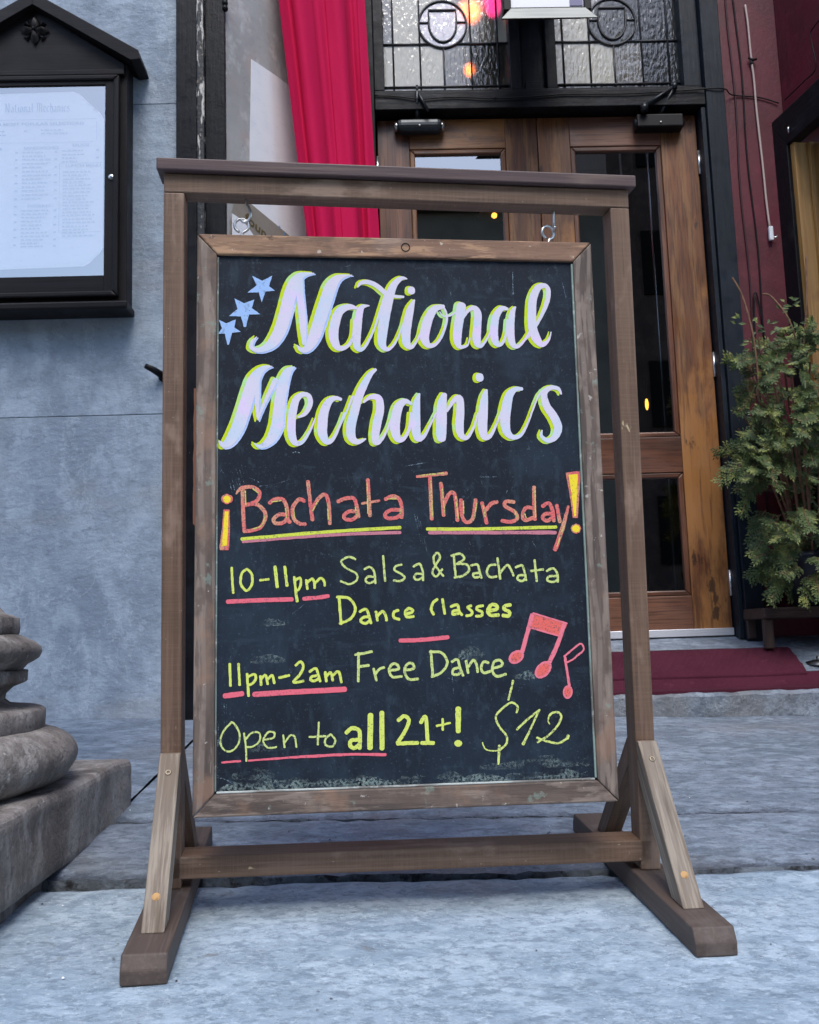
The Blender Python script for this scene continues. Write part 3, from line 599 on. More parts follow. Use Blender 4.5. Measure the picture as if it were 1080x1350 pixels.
def leaded(x0, x1, label, tone, round_m=None):
    round_m = round_m or grey_glass_m
    t = thing('leaded_window', label, 'window', ((x0 + x1) / 2, YD + .02, 3.268), group='leaded transom windows above the doors')
    hw = (x1 - x0) / 2; zt_ = 1.15
    bx = .0 - .01
    mb = MB()
    L = .0055
    xs = [-hw + .05, -hw + .19, bx, hw - .19, hw - .05]
    zs = [.054, .292, .50, .76]
    r_o = .125; zc_ = .402
    XS = [-hw] + xs + [hw]; ZS = [0, zs[0], zs[1], .65, zt_]
    mb = MB()
    for ci in range(6):
        for ri in range(4):
            mb.mi = tone[min(ri, 2)][ci]; mb.quad((XS[ci], 0, ZS[ri]), (XS[ci + 1], 0, ZS[ri]), (XS[ci + 1], 0, ZS[ri + 1]), (XS[ci], 0, ZS[ri + 1]))
    mb.build('glass', [rip_m, rip_clear_m, rip_darkened_m], t); mb = MB()
    for x in (xs[0], xs[4]): mb.tube([(x, -.004, 0), (x, -.004, zt_)], L, 6)
    for x in (xs[1], xs[3]): mb.tube([(x, -.004, 0), (x, -.004, zt_)], L * .9, 6)
    mb.tube([(bx, -.004, 0), (bx, -.004, zc_ - r_o)], L, 6)
    mb.tube([(-hw, -.004, zs[0]), (hw, -.004, zs[0])], L, 6)
    for z in (zs[1],):
        mb.tube([(-hw, -.0045, z), (bx - .07, -.0045, z)], L, 6); mb.tube([(bx + .07, -.0045, z), (hw, -.0045, z)], L, 6)
    mb.tube([(-hw, -.0045, .65), (hw, -.0045, .65)], L, 6)
    mb.tube([(bx + r_o * math.cos(R(a)), -.006, zc_ + r_o * 1.05 * math.sin(R(a))) for a in range(0, 360, 10)], L * 1.1, 6, closed=True)
    sh = [(bx - .072, .482), (bx - .072, .402)] + [(bx + .072 * math.cos(R(a)), .402 + .10 * math.sin(R(a))) for a in range(190, 351, 16)] + [(bx + .072, .402), (bx + .072, .482)]
    mb.tube([(a, -.007, b) for a, b in sh], L * 1.1, 6, closed=True)
    mb.tube([(bx - r_o, -.0065, .412), (bx - .072, -.0065, .412)], L * .8, 6); mb.tube([(bx + .072, -.0065, .412), (bx + r_o, -.0065, .412)], L * .8, 6)
    mb.build('lead_came', lead_m, t)
    mb = MB(); pts = [(bx + (r_o - .004) * math.cos(R(a)), zc_ + (r_o - .004) * 1.05 * math.sin(R(a))) for a in range(0, 360, 10)]
    mb.prism(pts, -.0022, -.0012); mb.build('roundel_glass', round_m, t)
    return t
leaded(.070, .716, 'left leaded transom window with orange glow behind its shield', ((0, 0, 0, 0, 1, 2), (0, 0, 0, 1, 2, 2), (1, 0, 0, 1, 1, 0)))
leaded(.958, 1.612, 'right leaded transom window under the door closer arm side, partly dark', ((1, 1, 2, 2, 2, 2), (0, 0, 0, 1, 2, 2), (0, 0, 1, 2, 2, 2)), rip_darkened_m)  # darker cells stand in for the tall building mirrored in the panes

def door(x0, x1, sx, m1, m2, label, hinge_side):
    t = thing('entrance_door', label, 'door', ((x0 + x1) / 2, YD, 0), group='pair of oak entrance doors')
    hw = (x1 - x0) / 2
    zb_, zt_ = .4565, 3.132; gl, gr = -hw + .165, hw - .187
    if sx < 0: gl, gr = -hw + .163, hw - .163
    th = .05
    def part(n, a, b, m, bev=.003, **k):
        mb = MB(); mb.span((a[0], a[1], a[2]), (b[0], b[1], b[2]), bev=bev, **k); return mb.build(n, m, t)
    part('stile', (-hw, 0, zb_), (gl, th, zt_), m1 if sx > 0 else oak_dark_m); part('stile', (gr, 0, zb_), (hw, th, zt_), m1)
    part('rail', (gl + .0005, 0, 2.972), (gr - .0005, th, zt_), m2); part('rail', (gl + .0005, 0, 1.262), (gr - .0005, th, 1.440), m2)
    part('rail', (gl + .0005, 0, zb_), (gr - .0005, th, .655), oak_dark_m)
    for z0, z1 in ((1.4405, 2.9715), (.6555, 1.2615)):
        mb = MB(); ring_frame(mb, gl + .001, gr - .001, z0, z1, .026, .004, .04, .006); mb.build('moulding', m2, t)
        mb = MB(); mb.quad((gl + .02, .022, z0 + .02), (gr - .02, .022, z0 + .02), (gr - .02, .022, z1 - .02), (gl + .02, .022, z1 - .02)); mb.build('glass_pane', pane_m, t)
    mb = MB(); mb.span((-hw + .003, -.012, .4585), (hw + .002, -.0005, .494), bev=.002); mb.build('kick_strip', alu_m, t)
    for z in (2.87, 1.80, .71):
        mb = MB(); hx = hinge_side * (hw + .003); mb.tube([(hx, -.006, z - .062), (hx, -.006, z + .062)], .0085, 10); mb.build('hinge', steel_m, t)
    return t
dl = door(.025, .845, -1, oak_m, oak_m, 'left oak entrance door reflecting the bright sky', -1)
dr = door(.849, 1.672, 1, oak_m, oak_dark_m, 'right oak entrance door with dark glass and worn stile', 1)
def closer(door_o, x, z, m, silver):
    t = MB(); t.span((x - .12, -.075, z - .035), (x + .12, -.001, z + .035), bev=.008 if not silver else .028, seg=3); o = t.build('door_closer', m, door_o)
    t = MB(); t.lathe([(0, .012), (.022, .012), (.024, -.012), (0, -.012)], (x - .115, -.04, z), 20, M=Matrix.Rotation(R(90), 3, 'Y'))
    t.lathe([(0, .012), (.022, .012), (.024, -.012), (0, -.012)], (x + .115, -.04, z), 20, M=Matrix.Rotation(R(90), 3, 'Y')); t.build('end_cap', steel_m if silver else closer_m, o)
    t = MB(); t.lathe([(0, .003), (.005, .003), (.005, -.003), (0, -.003)], (x + .0, -.077, z - .012), 12, M=Matrix.Rotation(R(90), 3, 'X')); t.build('screw', steel_m, o)
    t = MB()
    if silver:
        t.tube([(x - .01, -.045, z + .03), (x - .008, -.10, z + .16)], .012, 8); t.tube([(x - .008, -.10, z + .16), (x + .045, -.10, z + .05)], .008, 8); t.tube([(x - .008, -.10, z + .15), (x - .008, -.10, z + .19)], .006, 8)
    else:
        t.tube([(x - .0, -.045, z + .03), (x + .075, -.10, z + .165)], .011, 8); t.tube([(x + .075, -.10, z + .165), (x - .085, -.098, z + .065)], .008, 8); t.lathe([(0, .018), (.02, .018), (.02, -.018), (0, -.018)], (x - .085, -.095, z + .055), 14); t.lathe([(0, .016), (.014, .016), (.014, -.016), (0, -.016)], (x + .075, -.10, z + .168), 14)
    t.build('closer_arm', closer_m, o)
closer(dl, .24 - .435, 3.072, closer_m, True); closer(dr, 1.468 - 1.2605, 3.068, cable_m, False)

wire = MB(); wire.tube(curve([(.02, 4.608, 3.215), (.12, 4.608, 3.21), (.25, 4.606, 3.192), (.42, 4.607, 3.20), (.60, 4.606, 3.188), (.625, 4.606, 3.20), (.64, 4.606, 3.188), (.82, 4.607, 3.195), (1.0, 4.607, 3.205), (1.3, 4.606, 3.202), (1.6, 4.607, 3.215), (1.70, 4.60, 3.218), (1.80, 4.60, 3.215), (1.86, 4.662, 3.218), (2.0, 4.667, 3.205), (2.10, 4.665, 3.17)], 4), .0035, 6)
tag(wire.build('black_wire', cable_m), 'thin black wire strung along the rail above the doors', 'wire')

# ------------------------------------------------------------------ box sign hanging at the top
lb = thing('sign_box', 'black edged box sign with slanting silver bottom trim above the doors', 'sign box', (.815, 4.2, 3.260))
mb = MB()
tv = [mb.bm.verts.new(q) for q in ((-.215, -.13, 0), (.222, -.13, 0), (.172, -.115, .058), (-.168, -.115, .058), (-.215, -.122, 0), (.222, -.122, 0), (.172, -.104, .058), (-.168, -.104, .058))]
for q in ((0, 1, 2, 3), (4, 7, 6, 5), (0, 4, 5, 1), (3, 2, 6, 7), (0, 3, 7, 4), (1, 5, 6, 2)): mb.bm.faces.new([tv[k] for k in q])
mb._new(None); mb.build('silver_trim', chrome_m, lb)
mb = MB(); mb.span((-.20, -.105, .0585), (-.166, -.03, .60), bev=.004); mb.span((.17, -.105, .0585), (.204, -.03, .60), bev=.004); mb.span((-.1655, -.10, .0585), (.1695, -.03, .074), bev=.002); mb.span((-.1655, -.10, .50), (.1695, -.03, .60), bev=.002)
mb.build('casing', cable_m, lb)
mb = MB(); mb.span((-.165, -.095, .0745), (.169, -.035, .4995), bev=.002); mb.build('panel', white_plastic_m, lb)
mb = MB(); mb.span((.105, -.0985, .080), (.165, -.0955, .2)); mb.build('panel_mark', mat('grey lilac print', H('#6f6a8a'), rough=.5), lb)
mb = MB(); mb.span((-.19, -.10, .6005), (.19, .48, .66), bev=.004); mb.build('bracket', cable_m, lb)

# ------------------------------------------------------------------ red walls on the right
mb = MB(); mb.span((1.801, 4.675, .15), (2.125, 4.95, 5.2), bev=.003, ax='z'); tag(mb.build('red_wall', red_wall_m), 'narrow dark red painted wall between door frame and side window', 'wall')
SD = Vector((.1676, -.9859, 0)); SN = Vector((-.9859, -.1676, 0)); SP = Vector((2.118, 4.70, 0))
sm = Matrix((SD, -SN, Vector((0, 0, 1)))).transposed()      # local x along the wall towards the street, local y into the wall
sw = thing('side_wall', 'dark red side wall of the doorway around the golden framed window', 'wall', SP); sw.rotation_euler = sm.to_euler()
mb = MB(); mb.span((.03, .0, .15), (.11, .35, 5.2), ax='z', off=(0, 0, 0)); mb.span((.11, .0, 3.03), (1.9, .35, 5.2), ax='z', off=(0, 0, 0)); mb.span((.11, .0, .15), (1.9, .35, .75), ax='z', off=(0, 0, 0)); mb.span((1.3, .0, .75), (1.9, .35, 3.03), ax='z', off=(0, 0, 0))
mb.build('painted_wall', red_wall_m, sw)
wi = thing('side_window', 'black cased window with golden wood inside on the red side wall', 'window', SP); wi.rotation_euler = sm.to_euler()
mb = MB(); y0, y1 = -.062, -.001
mb.prism([(-.005, .80), (.125, .80), (.125, 2.89), (-.005, 3.07)], y0, y1, bev=.004, ax='z'); mb.prism([(-.005, 3.0705), (.125, 2.8905), (1.25, 2.8905), (1.38, 3.0705)], y0, y1, bev=.004, ax='x'); mb.prism([(1.38, 3.07), (1.25, 2.89), (1.25, .80), (1.38, .80)], y0, y1, bev=.004, ax='z')
mb.build('casing', black_m, wi)
mb = MB(); mb.span((.1255, -.045, .80), (.16, .03, 2.889), bev=.003); mb.span((.132, .0305, .80), (.175, .085, 2.889), bev=.003); mb.build('inner_frame', golden_m, wi)
mb = MB(); mb.span((.14, .0855, .80), (.235, .20, 2.889), bev=.003); mb.span((1.20, .02, .80), (1.249, .20, 2.889), bev=.003); mb.build('sash', mat('faded mauve paint', H('#6b545c'), [(9, 4, .4, .7, H('#594750'), .8)], rough=.5), wi)
mb = MB(); mb.quad((.235, .12, .80), (1.2, .12, .80), (1.2, .12, 2.889), (.235, .12, 2.889)); mb.build('glass', pane_m, wi)
mb = MB(); mb.span((.1, -.09, .765), (1.3, .2, .7995), bev=.004); mb.build('sill', black_m, wi)
mb = MB(); mb.tube([(.16, -.066, 2.965), (.168, -.074, 2.955), (.162, -.07, 2.93)], .005, 6); mb.build('nail', steel_m, wi)

cd = thing('white_cord', 'cream cord hanging down the red wall with a white plug', 'cord', (1.95, 4.665, 0))
pts = [(.018, 0, 3.72), (.022, -.004, 3.62), (.024, -.003, 3.5), (.026, -.003, 3.4), (.030, -.004, 3.3), (.031, -.002, 3.15), (.034, -.004, 3.0), (.040, -.003, 2.8), (.042, -.003, 2.65), (.048, -.004, 2.5)]
mb = MB(); mb.tube(curve(pts, 5), .0055, 8); mb.build('cord', cord_m, cd)
mb = MB(); mb.span((.038, -.020, 2.425), (.060, .0, 2.50), bev=.005); pg = mb.build('plug', white_plastic_m, cd)
mb = MB(); mb.tube([(.058, -.012, 2.445), (.074, -.014, 2.44), (.078, -.014, 2.45)], .004, 6); mb.build('plug_clip', steel_m, cd)
mb = MB(); mb.tube([(.010, -.006, 3.42), (.028, -.012, 3.405), (.050, -.008, 3.41)], .006, 6); mb.span((.016, -.012, 3.385), (.034, 0, 3.412), bev=.003); mb.build('cable_clip', cable_m, cd)
for i, (xa, xb, lab) in enumerate(((1.872, 1.872, 'thin dark red cable running down the red wall beside door frame'), (1.905, 1.938, 'dark cable running down the red wall beside cream cord'))):
    pts = [(xa + .006 * math.sin(k * 1.3 + i) + (xb - xa) * k / 16, 4.668, 4.4 - k * .2) for k in range(18)]
    if i == 1: pts = pts[3:]
    mb = MB(); mb.tube(curve(pts, 3), .0045 if i == 0 else .004, 6)
    tag(mb.build('wall_cable', MATS['black cable'] if i else mat('dark red painted cable', H('#33111b'), rough=.6)), lab, 'cable', 'cables on the red wall')
mb = MB(); pts = [(1.89, 4.66, 2.15), (1.875, 4.655, 1.9), (1.88, 4.655, 1.6), (1.90, 4.65, 1.3), (1.93, 4.66, 1.6), (1.925, 4.66, 1.95), (1.905, 4.66, 2.14), (1.89, 4.66, 2.15)]
mb.tube(curve(pts, 5), .004, 6); tag(mb.build('cable_loop', MATS['black cable']), 'loop of dark cable hanging low on the red wall behind shrub', 'cable')
mb = MB(); pts = [(2.09, 4.55, 3.165), (2.14, 4.40, 3.20)]
mb.tube(curve([(2.112, 4.62, 3.16), (2.14, 4.45, 3.16), (2.155, 4.35, 3.17), (2.15, 4.36, 3.33), (2.155, 4.33, 3.37), (2.2, 4.1, 3.40)], 5), .003, 6); tag(mb.build('wall_cable', MATS['black cable']), 'thin black wire above the side window casing', 'cable', None)

# ------------------------------------------------------------------ shrub, pot, bench
b = thing('plant_bench', 'low dark wooden bench under the blue pot', 'bench', (2.0, 4.50, 0))
mb = MB(); mb.span((-.30, -.13, .528), (.125, .14, .578), bev=.006); mb.build('seat', bench_m, b)
for x, y in ((-.275, -.10), (-.275, .11), (.10, -.10), (.10, .11)):
    mb = MB(); mb.span((x - .02, y - .02, .395 if y < 0 else .44), (x + .02, y + .02, .5275), bev=.004); mb.build('leg', bench_m, b)
p = thing('plant_pot', 'dark blue glazed pot holding the green shrub', 'pot', (1.985, 4.49, .579))
mb = MB(); mb.lathe([(0, 0), (.085, 0), (.095, .012), (.122, .20), (.132, .22), (.132, .25), (.118, .25), (.115, .235), (0, .23)], n=40); mb.build('pot_body', pot_m, p)
mb = MB(); mb.lathe([(0, .233), (.115, .233)], n=24); mb.build('soil', dirt_m, p)
sh = thing('shrub', 'bushy green evergreen shrub with bare twigs in a blue pot', 'shrub', (1.985, 4.49, .81))
rnd = random.Random(11)
mbL = MB(); mbS = MB()
def leaf(pos, d, n, L, wd):
    d = d.normalized(); s = d.cross(n).normalized(); n2 = s.cross(d)
    a = pos; m1 = pos + d * L * .45 + s * wd + n2 * L * .06; m2 = pos + d * L * .45 - s * wd + n2 * L * .06; e = pos + d * L - n2 * L * .05
    v = [mbL.bm.verts.new(q) for q in (a, m1, e, m2)]; mbL.bm.faces.new(v)
def spray(p0, d, L, dens, fat):
    """a flat fan of leaflets along a drooping twig"""
    nrm = Vector((rnd.uniform(-.6, .6), -1 + rnd.uniform(-.5, .5), rnd.uniform(-.2, .9))).normalized()
    pts = []; p_ = p0.copy(); dd = d.normalized(); n = max(5, int(L / .016))
    for i in range(n):
        pts.append(p_.copy()); dd = (dd + Vector((rnd.uniform(-.09, .09), rnd.uniform(-.09, .09), -.05 + rnd.uniform(-.06, .04)))).normalized(); p_ += dd * L / n
        side = dd.cross(nrm).normalized()
        if i > 0:
            for sg in (-1, 1):
                k = 1 - .55 * i / n
                q = (dd * .75 + side * sg * rnd.uniform(.5, .95) + nrm * rnd.uniform(-.35, .35)).normalized()
                sub = .052 * k * fat * rnd.uniform(.7, 1.25); m = max(2, int(sub / .010)); pp = pts[-1].copy()
                for j in range(m):
                    for s2 in (-1, 1):
                        s3 = q.cross(nrm).normalized()
                        leaf(pp, (q * .8 + s3 * s2 * .75), nrm, .019 * rnd.uniform(.8, 1.3), .0050)
                    pp += q * sub / m
                leaf(pp, q, nrm, .018, .004)
    mbS.tube(pts, [.0028 * (1 - .6 * i / len(pts)) for i in range(len(pts))], 4, cap=False)
for k in range(16):
    a = rnd.uniform(0, 2 * math.pi); tip = Vector((rnd.uniform(-.36, .02), rnd.uniform(-.40, -.05), rnd.uniform(.5, 1.02)))
    mbS.tube(curve([(rnd.uniform(-.05, .05), rnd.uniform(-.05, .05), -.25), tip * .5 + Vector((0, 0, .02)), tip], 4), .005, 5, cap=False)
def env(z):
    """outline of the crown: half width at a height above the pot rim"""
    P = [(-.16, .14), (-.05, .26), (.1, .36), (.28, .41), (.45, .45), (.6, .41), (.75, .32), (.9, .25), (1.02, .13)]
    for (a, b_), (c_, d_) in zip(P, P[1:]):
        if a <= z <= c_: return b_ + (d_ - b_) * (z - a) / (c_ - a)
    return .05
def free(p, m_=.09):
    q = p + Vector((1.985, 4.49, .81)); return (q - SP).dot(SN) > m_ and q.y < 4.60
for k in range(660):
    z = rnd.betavariate(1.5, 1.35) * 1.16 - .14; hw = env(z); a = rnd.uniform(0, 2 * math.pi); rr = math.sqrt(rnd.uniform(.10, 1)) * .92
    if z > .62 and rnd.random() < .5: continue
    p0 = Vector((-.05 + math.cos(a) * rr * hw * .80, -.20 + math.sin(a) * rr * hw * .62, z))
    if not free(p0): continue
    if fbm(p0.x * 5, p0.y * 5, p0.z * 5 + 3, 2) < -.12: continue
    out = Vector((math.cos(a) * .8 - .05, math.sin(a) - .4, rnd.uniform(-.5, .8) - (.6 if z < .25 else 0)))
    if not free(p0 + out.normalized() * .16, .03): out.x = -abs(out.x)
    spray(p0, out, rnd.uniform(.09, .19), 1, rnd.uniform(.75, 1.2))
for pts in (((-.22, -.06, .70), (-.235, -.08, .95), (-.262, -.06, 1.15), (-.30, -.05, 1.25)), ((-.02, -.05, .9), (-.07, -.08, 1.04), (-.13, -.06, 1.15), (-.17, -.06, 1.165)), ((.0, 0, .8), (.03, -.05, 1.1), (.05, -.05, 1.35))):
    mbS.tube(curve([(q_[0] - .06, q_[1] - .20, q_[2] + .02) for q_ in pts], 6), .0042, 6)
for q in ((-.29, -.05, 1.05), (-.22, -.07, 1.0), (-.18, -.07, 1.05), (-.10, -.07, 1.1), (-.06, -.07, 1.06), (-.02, -.07, 1.12), (-.27, -.07, .92), (-.13, -.07, .98), (.0, -.07, 1.0), (-.08, -.07, .96)):
    for j in range(4): leaf(Vector(q) + Vector((-.06, -.20, .02)) + Vector((rnd.uniform(-.03, .03), 0, rnd.uniform(-.03, .03))), Vector((rnd.uniform(-1, 1), rnd.uniform(-.5, .2), rnd.uniform(-.8, .5))), Vector((0, -1, .2)), rnd.uniform(.03, .045), .008)
mbL._new(None, off=(0, 0, 0)); mbL.build('foliage', leaf_m, sh); mbS.build('stems', twig_m, sh)
fl = thing('floor_light', 'small round metal floor light under the dark bench', 'floor light', (1.90, 4.30, .33))
mb = MB(); mb.lathe([(0, .012), (.02, .012), (.055, .004), (.06, -.01)], n=28); mb.lathe([(0, .030), (.008, .028), (.010, .012)], n=14); mb.build('metal_dome', chrome_m, fl)

# ------------------------------------------------------------------ inside the bar, seen through the glass
mb = MB(); mb.span((-1.5, 11.0, .3), (5, 11.2, 6)); mb.span((-1.7, 4.98, .3), (-1.5, 11.2, 6)); mb.span((5, 4.98, .3), (5.2, 11.2, 6)); mb.span((-1.7, 4.98, 6), (5.2, 11.2, 6.2))
o = mb.build('room', room_m); o['kind'] = 'structure'
mb = MB(); mb.quad((-1.5, 5.2, .45), (5, 5.2, .45), (5, 11, .45), (-1.5, 11, .45)); struct('room_floor', mb, room_m)
mb = MB(); mb.span((1.80, 4.951, .2), (5.2, 5.05, 6)); mb.span((-1.7, 4.951, .2), (-.06, 5.05, 6)); mb.span((-.06, 4.96, 4.62), (1.80, 5.05, 6)); tag(mb.build('inner_wall', room_m), 'dark inner wall of the bar beside the door opening', 'wall')
glow_o = emit('orange lamp glow', L3(1.0, .18, .02), 3.5); glow_y = emit('warm bulb glow', L3(1.0, .45, .06), 2.6); glow_p = emit('pink neon glow', L3(1.0, .04, .30), 1.5)
def lamp(name, label, cat, loc, r, m, shade=None, drop=1.2, tall=1.0):
    t = thing(name, label, cat, loc)
    mb = MB(); mb.lathe([(0, -r * tall)] + [(r * math.cos(R(a)), r * tall * math.sin(R(a))) for a in range(-75, 76, 15)] + [(0, r * tall)], n=16); mb.build('bulb', m, t)
    if shade: mb = MB(); mb.lathe([(.02, .10), (.05, .095), (shade, .0), (shade - .004, .0), (.05, .09)], n=32); mb.build('shade', brass_m, t)
    mb = MB(); mb.tube([(0, 0, r * tall), (0, 0, drop)], .006, 6); mb.build('cord', cable_m, t)
lamp('pendant_lamp', 'brass pendant lamp with lit bulb seen through left door glass', 'lamp', (.84, 6.5, 3.42), .02, glow_y, .12, 2.0)
lamp('filament_bulb', 'tall lit yellow bulb seen through right door glass', 'lamp', (1.832, 6.5, 2.036), .012, glow_y, None, 3.0, 3.4)
lamp('glowing_lamp', 'orange lamp glowing low behind the left transom glass', 'lamp', (.545, 5.02, 3.575), .026, glow_o, None, 1.0, 1.2)
lamp('glowing_lamp', 'orange lamp glowing behind the shield of left transom', 'lamp', (.575, 5.2, 4.03), .060, glow_o, None, .8)
lamp('neon_sign', 'pink neon glow behind the upper corner of left transom', 'neon sign', (.70, 5.1, 4.02), .05, glow_p, None, .8, 1.6)
mb = MB(); mb.tube([(1.545, 5.15, .46), (1.545, 5.15, 3.6)], .011, 10); mb.tube([(1.43, 5.3, .46), (1.43, 5.3, 3.6)], .007, 8)
tag(mb.build('metal_pole', steel_m), 'thin metal pole standing behind the right door glass', 'pole')

# ------------------------------------------------------------------ the street opposite, seen only mirrored in the glass
def facade(name, x0, x1, h_, m, label, cols, rows, yb=-13.0):
    t = thing(name, label, 'building', ((x0 + x1) / 2, yb, 0))
    w_ = x1 - x0
    mb = MB(); mb.span((-w_ / 2, -6, -.3), (w_ / 2, 0, h_)); mb.build('walls', m, t)
    mb = MB(); mb.span((-w_ / 2 - .2, -.5, h_ + .001), (w_ / 2 + .2, .35, h_ + .45), bev=.05); mb.build('cornice', m, t)
    for i in range(cols):
        for j in range(rows):
            cx = -w_ / 2 + w_ * (i + .5) / cols; cz = 1.2 + (h_ - 1.5) * (j + .5) / rows
            mb = MB(); mb.span((cx - .55, .002, cz - .8), (cx + .55, .06, cz + .8)); wn_ = mb.build('window', dark_win_m, t)
    return t
facade('street_building', -34, -2.6, 7.2, stoneA_m, 'low grey building across the street, mirrored in the menu case', 10, 2)
facade('street_building', -2.5, 5.6, 10.7, stoneA_m, 'mid height grey building across the street, mirrored in left door', 3, 3)
facade('street_building', 5.7, 16, 14.5, brick_m, 'tall dark brick building across the street, mirrored in right door', 4, 4)

